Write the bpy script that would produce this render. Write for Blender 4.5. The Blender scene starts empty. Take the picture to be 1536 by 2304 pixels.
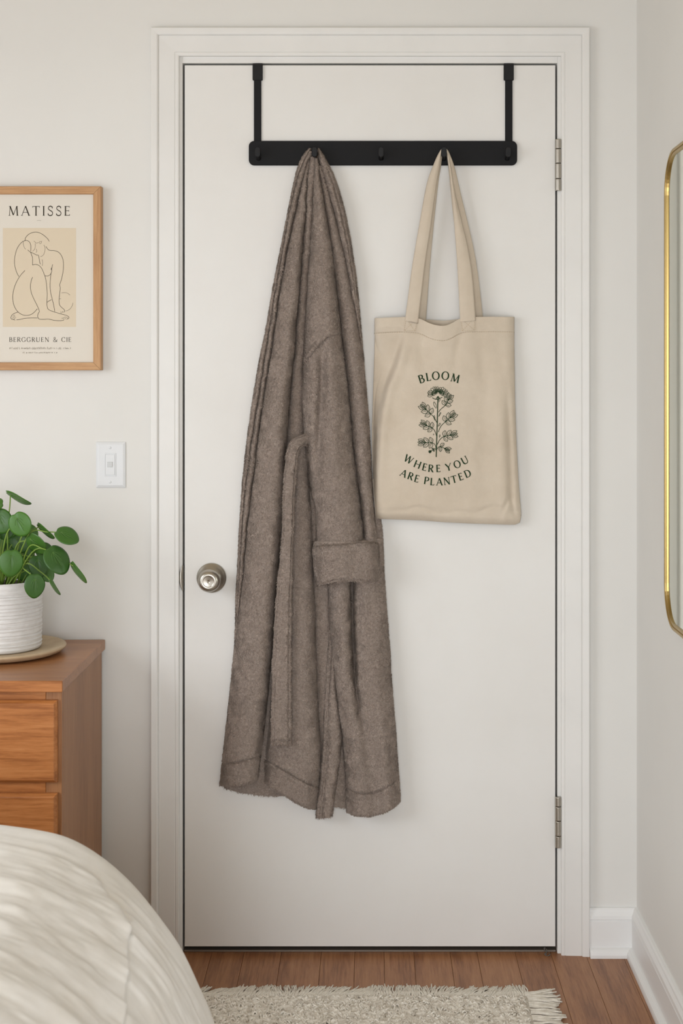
import bpy, bmesh, math, random
import numpy as np
from mathutils import Vector, Matrix

random.seed(7)
rng = np.random.default_rng(7)
SC = bpy.context.scene
COL = SC.collection

# ------------------------------------------------------------------ camera, world, light, exposure
D = 3.2                 # camera to door face, metres
F = 977.0 * D           # focal length in pixels of the 1536x2304 frame
VX, VY = 835.0, 859.0   # where the optical axis meets the frame
ZC = 1.3173             # camera height
cd = bpy.data.cameras.new('camera')
cam = bpy.data.objects.new('camera', cd)
COL.objects.link(cam)
cam.location = (0, -D, ZC)
cam.rotation_euler = (math.pi / 2, 0, 0)
cd.sensor_fit = 'AUTO'
cd.sensor_width = 36.0
cd.lens = F / 2304 * 36.0
cd.shift_x = (768 - VX) / 2304
cd.shift_y = -(1152 - VY) / 2304
cd.clip_start = 0.05
cd.dof.use_dof = True
cd.dof.focus_distance = 3.17
cd.dof.aperture_fstop = 7.0
SC.camera = cam

SC.view_settings.view_transform = 'Standard'
SC.view_settings.look = 'None'
SC.view_settings.gamma = 1
SC.view_settings.use_curve_mapping = False
SC.view_settings.exposure = 0.03

wd = bpy.data.worlds.new('sky')
SC.world = wd
wd.use_nodes = True
wd.node_tree.nodes['Background'].inputs[0].default_value = (0.75, 0.85, 1.0, 1)
wd.node_tree.nodes['Background'].inputs[1].default_value = 1.0

# room extents
XR = 0.611              # right wall
XL = -2.35              # left wall
YB = -4.5               # wall behind the camera
ZT = 2.62               # ceiling
WX0, WX1, WZ0, WZ1 = -1.0, 0.5, 0.05, 1.95   # glazed balcony door in the wall behind the camera
VY0, VY1, VZ0, VZ1 = -2.9, -1.2, 0.85, 2.2   # window in the left wall

def area(name, loc, rot, sx, sy, energy, color):
    l = bpy.data.lights.new(name, 'AREA')
    l.shape = 'RECTANGLE'; l.size = sx; l.size_y = sy
    l.energy = energy; l.color = color
    o = bpy.data.objects.new(name, l); COL.objects.link(o)
    o.location = loc; o.rotation_euler = rot
    return o
# daylight coming down through the two windows, in four strips each (sky light falls steeply)
E_BACK, E_SIDE = 60.0, 37.0
TILT = math.radians(90 - 38)
for i in range(4):
    h = (WZ1 - WZ0 - 0.1) / 4
    area('window_daylight', ((WX0 + WX1) / 2, YB + 0.16, WZ0 + 0.05 + h * (i + .5)), (TILT, 0, 0),
         WX1 - WX0 - 0.1, h * .95, E_BACK / 4, (0.94, 0.985, 1.03))
    h = (VZ1 - VZ0 - 0.1) / 4
    area('side_window_daylight', (XL + 0.14, (VY0 + VY1) / 2, VZ0 + 0.05 + h * (i + .5)), (TILT, 0, math.radians(-90 + 4)),
         VY1 - VY0 - 0.1, h * .95, E_SIDE / 4, (0.95, 0.985, 1.02))

# ------------------------------------------------------------------ helpers
def S(d): return F / (D - d)
def W(px, row, d):
    s = S(d)
    return ((px - VX) / s, -d, ZC - (row - VY) / s)
def Wn(px, row, d):
    s = F / (D - d)
    return np.stack([(px - VX) / s, -d + 0 * px, ZC - (row - VY) / s], -1)

ORG = {}
def org(parent):
    return ORG.get(parent.name, Vector((0, 0, 0))) if parent else Vector((0, 0, 0))
def mesh(name, verts, faces, mat=None, parent=None, smooth=False):
    me = bpy.data.meshes.new(name)
    v = np.asarray(verts, dtype=np.float64)
    o3 = org(parent)
    v = v - np.array(o3)
    if isinstance(faces, np.ndarray):
        n, k = faces.shape
        me.vertices.add(len(v)); me.vertices.foreach_set('co', v.ravel().astype(np.float32))
        me.loops.add(n * k); me.loops.foreach_set('vertex_index', faces.ravel().astype(np.int32))
        me.polygons.add(n)
        me.polygons.foreach_set('loop_start', (np.arange(n) * k).astype(np.int32))
        me.update(calc_edges=True)
    else:
        me.from_pydata([tuple(a) for a in v], [], faces)
    me.validate()
    if smooth:
        me.polygons.foreach_set('use_smooth', np.ones(len(me.polygons), dtype=bool))
    if mat: me.materials.append(mat)
    o = bpy.data.objects.new(name, me)
    COL.objects.link(o)
    if parent:
        o.parent = parent
        ORG[o.name] = o3
    return o
def from_bm(name, bm, mat, parent=None, smooth=False):
    bmesh.ops.recalc_face_normals(bm, faces=bm.faces)
    vs = [v.co.copy() for v in bm.verts]
    bm.verts.index_update()
    fs = [[v.index for v in f.verts] for f in bm.faces]
    bm.free()
    return mesh(name, vs, fs, mat, parent, smooth)
def thing(name, loc, label, cat, group=None):
    o = bpy.data.objects.new(name, None); COL.objects.link(o)
    o.empty_display_size = 0.05
    o.location = loc; ORG[o.name] = Vector(loc)
    o['label'] = label; o['category'] = cat
    if group: o['group'] = group
    return o
def tag(o, label, cat, kind=None, group=None):
    o['label'] = label; o['category'] = cat
    if kind: o['kind'] = kind
    if group: o['group'] = group
    return o
def bm_box(bm, x0, x1, y0, y1, z0, z1, bevel=0.0, seg=2):
    t = bmesh.new()
    r = bmesh.ops.create_cube(t, size=1)
    for v in t.verts:
        v.co = Vector(((x0 + x1) / 2 + v.co.x * (x1 - x0), (y0 + y1) / 2 + v.co.y * (y1 - y0), (z0 + z1) / 2 + v.co.z * (z1 - z0)))
    if bevel > 0:
        bmesh.ops.bevel(t, geom=list(t.edges), offset=bevel, segments=seg, profile=0.5, affect='EDGES')
    me = bpy.data.meshes.new('t'); t.to_mesh(me); t.free(); bm.from_mesh(me); bpy.data.meshes.remove(me)
def box(name, x0, x1, y0, y1, z0, z1, mat, parent=None, bevel=0.0, seg=2, smooth=False):
    bm = bmesh.new(); bm_box(bm, x0, x1, y0, y1, z0, z1, bevel, seg)
    return from_bm(name, bm, mat, parent, smooth)
def lathe(prof, n=48, axis='z', at=(0, 0, 0)):
    """prof: (radius, height); axis z up or y (height runs towards the viewer, -y)"""
    vs, fs = [], []
    for r, h in prof:
        for i in range(n):
            a = 2 * math.pi * i / n
            c, s_ = r * math.cos(a), r * math.sin(a)
            vs.append((at[0] + c, at[1] + s_, at[2] + h) if axis == 'z' else (at[0] + c, at[1] - h, at[2] + s_))
    m = len(prof)
    for j in range(m - 1):
        for i in range(n):
            k = (i + 1) % n
            fs.append([j * n + i, j * n + k, (j + 1) * n + k, (j + 1) * n + i])
    if prof[0][0] > 1e-6: fs.append(list(range(n))[::-1])
    if prof[-1][0] > 1e-6: fs.append([(m - 1) * n + i for i in range(n)])
    return vs, fs
def tube(pts, rad, n=8, flat=1.0):
    pts = [Vector(p) for p in pts]
    m = len(pts); vs, fs = [], []
    up = None
    for j, p in enumerate(pts):
        t = (pts[min(j + 1, m - 1)] - pts[max(j - 1, 0)]).normalized()
        if up is None:
            up = t.orthogonal().normalized()
        up = (up - t * up.dot(t)).normalized()
        b = t.cross(up)
        r = rad[j] if isinstance(rad, (list, tuple)) else rad
        for i in range(n):
            a = 2 * math.pi * i / n
            vs.append(p + up * (r * math.cos(a)) + b * (r * flat * math.sin(a)))
    for j in range(m - 1):
        for i in range(n):
            k = (i + 1) % n
            fs.append([j * n + i, j * n + k, (j + 1) * n + k, (j + 1) * n + i])
    fs.append(list(range(n))[::-1]); fs.append([(m - 1) * n + i for i in range(n)])
    return vs, fs
def extrude_path(prof, frames, closed_ends=True):
    """prof list of 2-D points (a,b); frames: functions mapping (a,b)->xyz"""
    n = len(prof); vs, fs = [], []
    for fr in frames:
        vs += [fr(a, b) for a, b in prof]
    for j in range(len(frames) - 1):
        for i in range(n):
            k = (i + 1) % n
            fs.append([j * n + i, j * n + k, (j + 1) * n + k, (j + 1) * n + i])
    if closed_ends:
        fs.append(list(range(n))[::-1]); fs.append([(len(frames) - 1) * n + i for i in range(n)])
    return vs, fs
def fix(o):
    bm = bmesh.new(); bm.from_mesh(o.data); bmesh.ops.recalc_face_normals(bm, faces=bm.faces); bm.to_mesh(o.data); bm.free()
    return o
def crom(pts, n=8, closed=False):
    p = [np.array(q, float) for q in pts]
    if closed: p = [p[-1]] + p + [p[0], p[1]]
    else: p = [2 * p[0] - p[1]] + p + [2 * p[-1] - p[-2]]
    out = []
    for i in range(1, len(p) - 2):
        for k in range(n):
            t = k / n
            out.append(0.5 * ((2 * p[i]) + (-p[i - 1] + p[i + 1]) * t + (2 * p[i - 1] - 5 * p[i] + 4 * p[i + 1] - p[i + 2]) * t * t + (-p[i - 1] + 3 * p[i] - 3 * p[i + 1] + p[i + 2]) * t ** 3))
    out.append(p[-2])
    return [tuple(q) for q in out]

def vnoise(P, scale, seed=0):
    """smooth 3-D value noise in [-1,1] at points P (...,3)"""
    q = P / scale + 1000.0 + seed * 17.13
    i = np.floor(q).astype(np.int64); f = q - i
    f = f * f * (3 - 2 * f)
    def h(a, b, c):
        n = (a * 374761393 + b * 668265263 + c * 2147483647 + seed * 974634777) & 0xFFFFFFFF
        n = ((n ^ (n >> 13)) * 1274126177) & 0xFFFFFFFF
        n = (n ^ (n >> 16)) & 0xFFFF
        return n / 32767.5 - 1.0
    r = 0
    for dx in (0, 1):
        wx = f[..., 0] if dx else 1 - f[..., 0]
        for dy in (0, 1):
            wy = f[..., 1] if dy else 1 - f[..., 1]
            for dz in (0, 1):
                wz = f[..., 2] if dz else 1 - f[..., 2]
                r = r + wx * wy * wz * h(i[..., 0] + dx, i[..., 1] + dy, i[..., 2] + dz)
    return r

# ------------------------------------------------------------------ materials
def srgb(r, g, b):
    f = lambda c: (c / 255 / 12.92) if c / 255 <= 0.04045 else ((c / 255 + 0.055) / 1.055) ** 2.4
    return (f(r), f(g), f(b), 1)
def mat(name, col, rough=0.6, metal=0.0, spec=0.5, sheen=0.0):
    m = bpy.data.materials.new(name); m.use_nodes = True
    b = m.node_tree.nodes['Principled BSDF']
    b.inputs['Base Color'].default_value = col
    b.inputs['Roughness'].default_value = rough
    b.inputs['Metallic'].default_value = metal
    b.inputs['Specular IOR Level'].default_value = spec
    if sheen:
        b.inputs['Sheen Weight'].default_value = sheen
        b.inputs['Sheen Roughness'].default_value = 0.5
    return m
def nodes(m):
    nt = m.node_tree
    return nt, nt.nodes, nt.links, nt.nodes['Principled BSDF']
def add_noise(m, c1, c2, scale=(1, 1, 1), nscale=5.0, detail=4.0, rough=0.6, lo=0.35, hi=0.65, distort=0.0, bump=0.0, bdist=0.001, mix=None):
    nt, N, L, B = nodes(m)
    tc = N.new('ShaderNodeTexCoord'); mp = N.new('ShaderNodeMapping')
    mp.inputs['Scale'].default_value = scale
    nz = N.new('ShaderNodeTexNoise')
    nz.inputs['Scale'].default_value = nscale; nz.inputs['Detail'].default_value = detail
    nz.inputs['Roughness'].default_value = rough; nz.inputs['Distortion'].default_value = distort
    rp = N.new('ShaderNodeValToRGB')
    rp.color_ramp.elements[0].position = lo; rp.color_ramp.elements[0].color = c1
    rp.color_ramp.elements[1].position = hi; rp.color_ramp.elements[1].color = c2
    L.new(tc.outputs['Object'], mp.inputs['Vector']); L.new(mp.outputs[0], nz.inputs['Vector'])
    L.new(nz.outputs['Fac'], rp.inputs[0]); L.new(rp.outputs[0], B.inputs['Base Color'])
    if bump:
        bp = N.new('ShaderNodeBump'); bp.inputs['Strength'].default_value = bump; bp.inputs['Distance'].default_value = bdist
        L.new(nz.outputs['Fac'], bp.inputs['Height']); L.new(bp.outputs[0], B.inputs['Normal'])
    return m
def add_bump(m, nscale, strength, dist, detail=3, scale=(1, 1, 1), kind='noise'):
    nt, N, L, B = nodes(m)
    tc = N.new('ShaderNodeTexCoord'); mp = N.new('ShaderNodeMapping'); mp.inputs['Scale'].default_value = scale
    if kind == 'noise':
        nz = N.new('ShaderNodeTexNoise'); nz.inputs['Detail'].default_value = detail
    else:
        nz = N.new('ShaderNodeTexVoronoi')
    nz.inputs['Scale'].default_value = nscale
    bp = N.new('ShaderNodeBump'); bp.inputs['Strength'].default_value = strength; bp.inputs['Distance'].default_value = dist
    L.new(tc.outputs['Object'], mp.inputs['Vector']); L.new(mp.outputs[0], nz.inputs['Vector'])
    L.new(nz.outputs[0], bp.inputs['Height']); L.new(bp.outputs[0], B.inputs['Normal'])
    return m
def wood(name, c1, c2, c3, axis, rough=0.4, bump=0.15, rings=6.0, grain=70.0):
    """wood with long grain along axis and some cathedral figure"""
    m = mat(name, c2, rough)
    nt, N, L, B = nodes(m)
    tc = N.new('ShaderNodeTexCoord')
    inf = N.new('ShaderNodeObjectInfo')
    off = N.new('ShaderNodeVectorMath'); off.operation = 'ADD'
    mulr = N.new('ShaderNodeVectorMath'); mulr.operation = 'SCALE'; mulr.inputs['Scale'].default_value = 7.0
    comb = N.new('ShaderNodeCombineXYZ')
    for k in range(3): L.new(inf.outputs['Random'], comb.inputs[k])
    L.new(comb.outputs[0], mulr.inputs[0]); L.new(tc.outputs['Object'], off.inputs[0]); L.new(mulr.outputs[0], off.inputs[1])
    def mapped(along, across):
        mp = N.new('ShaderNodeMapping'); sc = [across] * 3; sc['xyz'.index(axis)] = along
        mp.inputs['Scale'].default_value = sc; L.new(off.outputs[0], mp.inputs['Vector']); return mp
    m1 = mapped(0.5, 4.0)
    n1 = N.new('ShaderNodeTexNoise'); n1.inputs['Scale'].default_value = 1.6; n1.inputs['Detail'].default_value = 2
    L.new(m1.outputs[0], n1.inputs['Vector'])
    mul = N.new('ShaderNodeMath'); mul.operation = 'MULTIPLY'; mul.inputs[1].default_value = rings
    L.new(n1.outputs['Fac'], mul.inputs[0])
    sn = N.new('ShaderNodeMath'); sn.operation = 'PINGPONG'; sn.inputs[1].default_value = 0.5
    L.new(mul.outputs[0], sn.inputs[0])
    m2 = mapped(0.06, 1.0)
    n2 = N.new('ShaderNodeTexNoise'); n2.inputs['Scale'].default_value = grain * 3; n2.inputs['Detail'].default_value = 5
    n2.inputs['Roughness'].default_value = 0.7
    L.new(m2.outputs[0], n2.inputs['Vector'])
    ad = N.new('ShaderNodeMath'); ad.operation = 'ADD'
    half = N.new('ShaderNodeMath'); half.operation = 'MULTIPLY'; half.inputs[1].default_value = 0.42
    L.new(sn.outputs[0], half.inputs[0]); L.new(half.outputs[0], ad.inputs[0]); L.new(n2.outputs['Fac'], ad.inputs[1])
    rp = N.new('ShaderNodeValToRGB')
    e = rp.color_ramp.elements
    e[0].position = 0.40; e[0].color = c1; e[1].position = 0.88; e[1].color = c3
    k = e.new(0.62); k.color = c2
    L.new(ad.outputs[0], rp.inputs[0]); L.new(rp.outputs[0], B.inputs['Base Color'])
    bp = N.new('ShaderNodeBump'); bp.inputs['Strength'].default_value = bump; bp.inputs['Distance'].default_value = 0.001
    L.new(n2.outputs['Fac'], bp.inputs['Height']); L.new(bp.outputs[0], B.inputs['Normal'])
    return m
def albedo(r, g, b): return (r, g, b, 1)

M_wall = add_noise(mat('wall_paint', albedo(.8, .78, .74), 0.85, spec=0.2), albedo(.765, .75, .715), albedo(.79, .775, .74), nscale=2.2, detail=5, lo=.35, hi=.65)
M_wallr = M_wall
M_wall2 = mat('greige_wall_paint', albedo(.72, .70, .66), 0.85, spec=0.2)
M_ceil = mat('ceiling_paint', albedo(.66, .57, .42), 0.9, spec=0.2)  # unseen ceiling, beige so its bounce leaves the upper walls dimmer and warmer
M_trim = add_noise(mat('trim_paint', albedo(.8, .78, .75), 0.42), albedo(.78, .765, .735), albedo(.81, .795, .765), nscale=6, detail=3)
M_base = mat('baseboard_paint', albedo(.84, .835, .82), 0.4)
M_door = add_noise(mat('door_paint', albedo(.8, .78, .75), 0.55, spec=0.35), albedo(.785, .765, .73), albedo(.815, .80, .77), nscale=3.0, detail=6, lo=.35, hi=.65)
M_nickel = mat('brushed_nickel', albedo(.46, .43, .38), 0.34, 1.0)
M_dark = mat('dark_gap', albedo(.015, .012, .01), 0.9)  # near-black: shade of the door gap and hallway, also the subfloor
M_black = mat('black_powder_coat', albedo(.009, .009, .010), 0.6, spec=0.2)
M_black2 = mat('black_plastic', albedo(.007, .007, .008), 0.45, spec=0.3)
M_brass = mat('brushed_brass', albedo(.44, .31, .12), 0.30, 1.0)
M_mirror = mat('mirror_glass', albedo(.74, .75, .66), 0.03, 1.0)
M_white = mat('switch_plastic', albedo(.76, .77, .78), 0.28)
M_white2 = mat('switch_button_plastic', albedo(.62, .63, .63), 0.35)
M_oakframe = wood('pale_oak_frame', srgb(178, 132, 88), srgb(196, 152, 106), srgb(210, 168, 122), 'x', 0.5, 0.1, 2.0, 50)
M_oakframe_v = wood('pale_oak_frame_upright', srgb(178, 132, 88), srgb(196, 152, 106), srgb(210, 168, 122), 'z', 0.5, 0.1, 2.0, 50)
M_paper = mat('poster_paper', srgb(224, 217, 205), 0.8, spec=0.2)
M_paper2 = mat('poster_tint', srgb(219, 204, 180), 0.8, spec=0.2)
M_ink = mat('poster_ink', srgb(62, 54, 44), 0.7, spec=0.2)
M_greenink = mat('green_print', srgb(38, 58, 36), 0.8, spec=0.1)
DW = (srgb(150, 90, 45), srgb(180, 115, 63), srgb(196, 134, 82))
M_dw_x = wood('honey_oak_horizontal', *DW, 'x', 0.34, 0.12, 7, 60)
M_dw_z = wood('honey_oak_upright', srgb(142, 96, 60), srgb(162, 113, 74), srgb(174, 125, 84), 'z', 0.4, 0.12, 3, 60)
M_dw_top = wood('honey_oak_top', srgb(150, 98, 60), srgb(168, 114, 72), srgb(180, 127, 84), 'x', 0.32, 0.06, 4, 40)
M_floor = wood('floor_oak', srgb(124, 80, 50), srgb(153, 105, 69), srgb(168, 122, 84), 'y', 0.42, 0.2, 5, 55)
M_pot = add_noise(mat('white_glaze', albedo(.78, .76, .74), 0.35), albedo(.70, .68, .66), albedo(.80, .785, .77), nscale=40, detail=5, scale=(1, 1, 3), bump=0.35, bdist=0.002)
M_saucer = add_noise(mat('stoneware', srgb(196, 172, 140), 0.45), srgb(188, 163, 130), srgb(204, 182, 150), nscale=25, detail=4)
M_soil = add_noise(mat('soil', srgb(50, 40, 30), 0.95), srgb(35, 28, 20), srgb(70, 55, 40), nscale=120)
M_stem = mat('plant_stem', srgb(120, 150, 60), 0.45)
def leaf_mat():
    m = mat('pilea_leaf', srgb(58, 110, 36), 0.38)
    nt, N, L, B = nodes(m)
    inf = N.new('ShaderNodeObjectInfo'); rp = N.new('ShaderNodeValToRGB')
    rp.color_ramp.elements[0].color = srgb(42, 80, 30); rp.color_ramp.elements[1].color = srgb(70, 118, 38)
    tc = N.new('ShaderNodeTexCoord'); nz = N.new('ShaderNodeTexNoise'); nz.inputs['Scale'].default_value = 30
    mx = N.new('ShaderNodeMix'); mx.data_type = 'RGBA'; mx.inputs[7].default_value = srgb(80, 124, 48)
    sub = N.new('ShaderNodeMath'); sub.operation = 'MULTIPLY'; sub.inputs[1].default_value = 0.45
    L.new(tc.outputs['Object'], nz.inputs['Vector']); L.new(nz.outputs['Fac'], sub.inputs[0]); L.new(sub.outputs[0], mx.inputs[0])
    L.new(inf.outputs['Random'], rp.inputs[0]); L.new(rp.outputs[0], mx.inputs[6]); L.new(mx.outputs[2], B.inputs['Base Color'])
    B.inputs['Subsurface Weight'].default_value = 0.0
    return m
M_leaf = leaf_mat()
M_vein = mat('leaf_vein', srgb(92, 132, 60), 0.5)
def robe_mat():
    m = mat('mocha_fleece', albedo(.245, .19, .155), 0.95, spec=0.1, sheen=0.25)
    nt, N, L, B = nodes(m)
    B.inputs['Sheen Tint'].default_value = (0.8, 0.7, 0.62, 1)
    tc = N.new('ShaderNodeTexCoord')
    nz = N.new('ShaderNodeTexNoise'); nz.inputs['Scale'].default_value = 230; nz.inputs['Detail'].default_value = 3; nz.inputs['Distortion'].default_value = 1.2
    rp = N.new('ShaderNodeValToRGB')
    rp.color_ramp.elements[0].position = 0.3; rp.color_ramp.elements[0].color = albedo(.235, .185, .155)
    rp.color_ramp.elements[1].position = 0.72; rp.color_ramp.elements[1].color = albedo(.41, .335, .285)
    bp = N.new('ShaderNodeBump'); bp.inputs['Strength'].default_value = 0.6; bp.inputs['Distance'].default_value = 0.0025
    L.new(tc.outputs['Object'], nz.inputs['Vector']); L.new(nz.outputs['Fac'], rp.inputs[0]); L.new(rp.outputs[0], B.inputs['Base Color'])
    L.new(nz.outputs['Fac'], bp.inputs['Height']); L.new(bp.outputs[0], B.inputs['Normal'])
    return m
M_robe = robe_mat()
def canvas_mat(name, c1, c2):
    m = add_noise(mat(name, c1, 0.9, spec=0.15, sheen=0.1), c1, c2, nscale=9, detail=8, rough=0.65, lo=.3, hi=.7)
    nt, N, L, B = nodes(m)
    tc = N.new('ShaderNodeTexCoord'); nz = N.new('ShaderNodeTexNoise'); nz.inputs['Scale'].default_value = 420; nz.inputs['Detail'].default_value = 2
    bp = N.new('ShaderNodeBump'); bp.inputs['Strength'].default_value = 0.25; bp.inputs['Distance'].default_value = 0.001
    L.new(tc.outputs['Object'], nz.inputs['Vector']); L.new(nz.outputs['Fac'], bp.inputs['Height']); L.new(bp.outputs[0], B.inputs['Normal'])
    return m
M_canvas = canvas_mat('cotton_canvas', albedo(.585, .495, .39), albedo(.675, .585, .475))
M_stitch = mat('canvas_thread', albedo(.50, .39, .26), 0.9)
M_duvet = add_noise(mat('cream_linen', albedo(.75, .71, .65), 0.92, spec=0.15, sheen=0.15), albedo(.80, .765, .705), albedo(.86, .835, .79), nscale=14, detail=6, scale=(1, .5, 1), bump=0.25, bdist=0.004)
M_rug = add_noise(mat('heather_wool', albedo(.6, .54, .45), 0.95, spec=0.1), albedo(.56, .50, .415), albedo(.88, .83, .74), nscale=85, detail=4, lo=.34, hi=.6, distort=0.4)
M_yarn = add_noise(mat('cream_yarn', albedo(.66, .60, .50), 0.95, spec=0.1), albedo(.70, .645, .555), albedo(.88, .83, .74), nscale=90, detail=3)
M_bedwood = wood('bed_frame_wood', *DW, 'y', 0.4)
M_ticking = mat('mattress_ticking', albedo(.78, .77, .74), 0.9)

# ------------------------------------------------------------------ room shell
JX0, JX1, JZ = W(410.5, 0, 0)[0], W(1253.5, 0, 0)[0], W(0, 142, 0)[2]       # clear opening inside the jamb
KX0, KX1, KZ = JX0 - 0.02, JX1 + 0.02, JZ + 0.02                         # rough opening in the wall
bm = bmesh.new()
bm_box(bm, XL - .12, KX0, 0, .12, -.03, ZT)
bm_box(bm, KX1, XR + .12, 0, .12, -.03, ZT)
bm_box(bm, KX0, KX1, 0, .12, KZ, ZT)
tag(from_bm('wall_back', bm, M_wall), 'off-white painted wall with the door opening', 'wall', 'structure')
tag(box('wall_right', XR, XR + .12, YB, 0, -.03, ZT, M_wallr), 'off-white painted wall on the right with the mirror', 'wall', 'structure')
bm = bmesh.new()
bm_box(bm, XL - .12, XL, YB, VY0, -.03, ZT); bm_box(bm, XL - .12, XL, VY1, 0, -.03, ZT)
bm_box(bm, XL - .12, XL, VY0, VY1, -.03, VZ0); bm_box(bm, XL - .12, XL, VY0, VY1, VZ1, ZT)
tag(from_bm('wall_left', bm, M_wall2), 'greige painted wall on the far left with a window', 'wall', 'structure')
bm = bmesh.new()
bm_box(bm, XL - .12, WX0, YB - .12, YB, -.03, ZT); bm_box(bm, WX1, XR + .12, YB - .12, YB, -.03, ZT)
bm_box(bm, WX0, WX1, YB - .12, YB, -.03, WZ0); bm_box(bm, WX0, WX1, YB - .12, YB, WZ1, ZT)
tag(from_bm('wall_front', bm, M_wall2), 'off-white wall behind the camera with the window', 'wall', 'structure')
tag(box('ceiling', XL - .12, XR + .12, YB - .12, .12, ZT, ZT + .1, M_ceil), 'plain beige ceiling', 'ceiling', 'structure')
win = tag(box('window_1', WX0, WX1, YB - .075, YB - .07, WZ0, WZ1, mat('window_glass', albedo(.9, .95, 1), 0.05)), 'bright glazed balcony door in the wall behind the camera', 'window', 'structure')
nt, N, L, B = nodes(win.data.materials[0]); B.inputs['Transmission Weight'].default_value = 1.0
for (a, b, c, d_) in ((WX0, WX0 + .05, WZ0, WZ1), (WX1 - .05, WX1, WZ0, WZ1), (WX0 + .05, WX1 - .05, WZ0, WZ0 + .05), (WX0 + .05, WX1 - .05, WZ1 - .05, WZ1)):
    box('window_frame', a, b, YB - .1, YB - .04, c, d_, M_trim, win, 0.004)

win = tag(box('window_2', XL - .075, XL - .07, VY0, VY1, VZ0, VZ1, bpy.data.materials['window_glass']), 'bright window in the left wall', 'window', 'structure')
for (a, b, c, d_) in ((VY0, VY0 + .05, VZ0, VZ1), (VY1 - .05, VY1, VZ0, VZ1), (VY0 + .05, VY1 - .05, VZ0, VZ0 + .05), (VY0 + .05, VY1 - .05, VZ1 - .05, VZ1)):
    box('window_frame', XL - .1, XL - .04, a, b, c, d_, M_trim, win, 0.004)

# floor with single planks
fl = tag(box('floor', XL - .12, XR + .12, YB - .12, .12, -.03, -.0125, M_dark), 'brown oak plank floor', 'floor', 'structure')
seam_px = [475, 548, 632, 722, 798, 864, 931, 1013, 1074, 1160, 1240, 1318, 1400, 1485]
sx = [(p - VX) / (1290 / ZC * 1.0) for p in seam_px]
xs_ = list(sx)
while xs_[0] > XL - .1: xs_.insert(0, xs_[0] - .083)
xs_ = [max(x, XL - .12) for x in xs_]
xs_ = [x for x in xs_ if x < XR + .05] + [XR + .1]
for i in range(len(xs_) - 1):
    cuts = [.11, -1.1 - 0.9 * ((i * 0.37) % 1), -2.9 - 0.9 * ((i * 0.61) % 1), YB]
    for j in range(3):
        box('floor_plank', xs_[i] + .0003, xs_[i + 1] - .0003, cuts[j + 1] + .0003, cuts[j] - .0003, -.012, 0, M_floor, fl, 0.0005, 1)

# door jamb, stop and threshold
bm = bmesh.new()
bm_box(bm, KX0, JX0, 0.0, .12, 0, KZ, .001, 1); bm_box(bm, JX1, KX1, 0.0, .12, 0, KZ, .001, 1); bm_box(bm, JX0, JX1, 0.0, .12, JZ, KZ)
jamb = tag(from_bm('trim_1', bm, M_trim), 'off-white door jamb lining the doorway', 'door frame', 'structure')
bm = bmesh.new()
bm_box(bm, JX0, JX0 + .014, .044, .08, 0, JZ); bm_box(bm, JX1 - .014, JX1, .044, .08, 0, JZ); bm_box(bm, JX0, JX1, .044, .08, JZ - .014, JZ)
from_bm('door_stop', bm, M_dark, jamb)  # stop coloured near-black, so the gap's shade is in its colour
bm = bmesh.new()
bm_box(bm, JX0, JX1, .046, .118, 0.0, .006, .001, 1)
bm_box(bm, JX0 + .002, JX1 - .002, .010, .046, 0.0, .0045, .001, 1)
tag(from_bm('trim_2', bm, mat('threshold_metal', albedo(.30, .26, .22), 0.4, 0.6)), 'thin metal threshold strip under the door', 'threshold', 'structure')
tag(box('hall_blocker', JX0 - .2, JX1 + .2, .121, .14, -.03, JZ + .2, M_dark), 'added dark panel standing for the unlit hallway behind the closed door', 'wall', 'structure')  # added blocker: near-black sheet keeps light out of the door gaps

# casing: three mitred lengths
CI0, CI1, CIZ = W(403, 0, .006)[0], W(1262, 0, .006)[0], W(0, 126.5, .006)[2]
cprof = [(0, 0), (0, .0085), (.0015, .010), (.0065, .0105), (.0078, .0101), (.0084, .0095), (.0090, .0095), (.0098, .0108), (.0452, .0124), (.0457, .0114), (.0464, .0114), (.0472, .0145),
         (.049, .0165), (.051, .0172), (.0620, .0180), (.0636, .0172), (.0642, .0150), (.0642, 0)]
def casing(name, frames, label):
    v, f = extrude_path(cprof, frames)
    o = fix(mesh(name, v, f, M_trim)); tag(o, label, 'door casing', 'structure'); return o
casing('trim_3', [lambda a, b: (CI0 - a, -b, 0.0), lambda a, b: (CI0 - a, -b, CIZ + a)], 'off-white moulded door casing on the knob side')
casing('trim_4', [lambda a, b: (CI1 + a, -b, 0.0), lambda a, b: (CI1 + a, -b, CIZ + a)], 'off-white moulded door casing on the hinge side')
casing('trim_5', [lambda a, b: (CI0 - a, -b, CIZ + a), lambda a, b: (CI1 + a, -b, CIZ + a)], 'off-white moulded casing across the top of the door')

# baseboards (board, shoe moulding)
bprof = [(0, 0), (.014, 0), (.014, .080), (.0125, .0812), (.0125, .0825), (.0145, .084), (.0135, .092), (.0095, .100), (.0085, .104), (.006, .1075), (0, .1085)]
sprof = [(0, 0), (.014, 0), (.014, .007), (.0125, .0125), (.008, .017), (.003, .0195), (0, .020)]
CO1, CO0 = CI1 + .0642, CI0 - .0642
def base(name, prof_frames, shoe_frames, label):
    v, f = extrude_path(bprof, prof_frames); o = fix(mesh(name, v, f, M_base)); tag(o, label, 'baseboard', 'structure')
    v, f = extrude_path(sprof, shoe_frames); fix(mesh('shoe_moulding', v, f, M_base, o))
base('baseboard_back', [lambda a, b: (CO1, -a, b), lambda a, b: (XR - a, -a, b)], [lambda a, b: (CO1, -.014 - a, b), lambda a, b: (XR - .014 - a, -.014 - a, b)], 'short white baseboard between the door casing and the corner')
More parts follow.
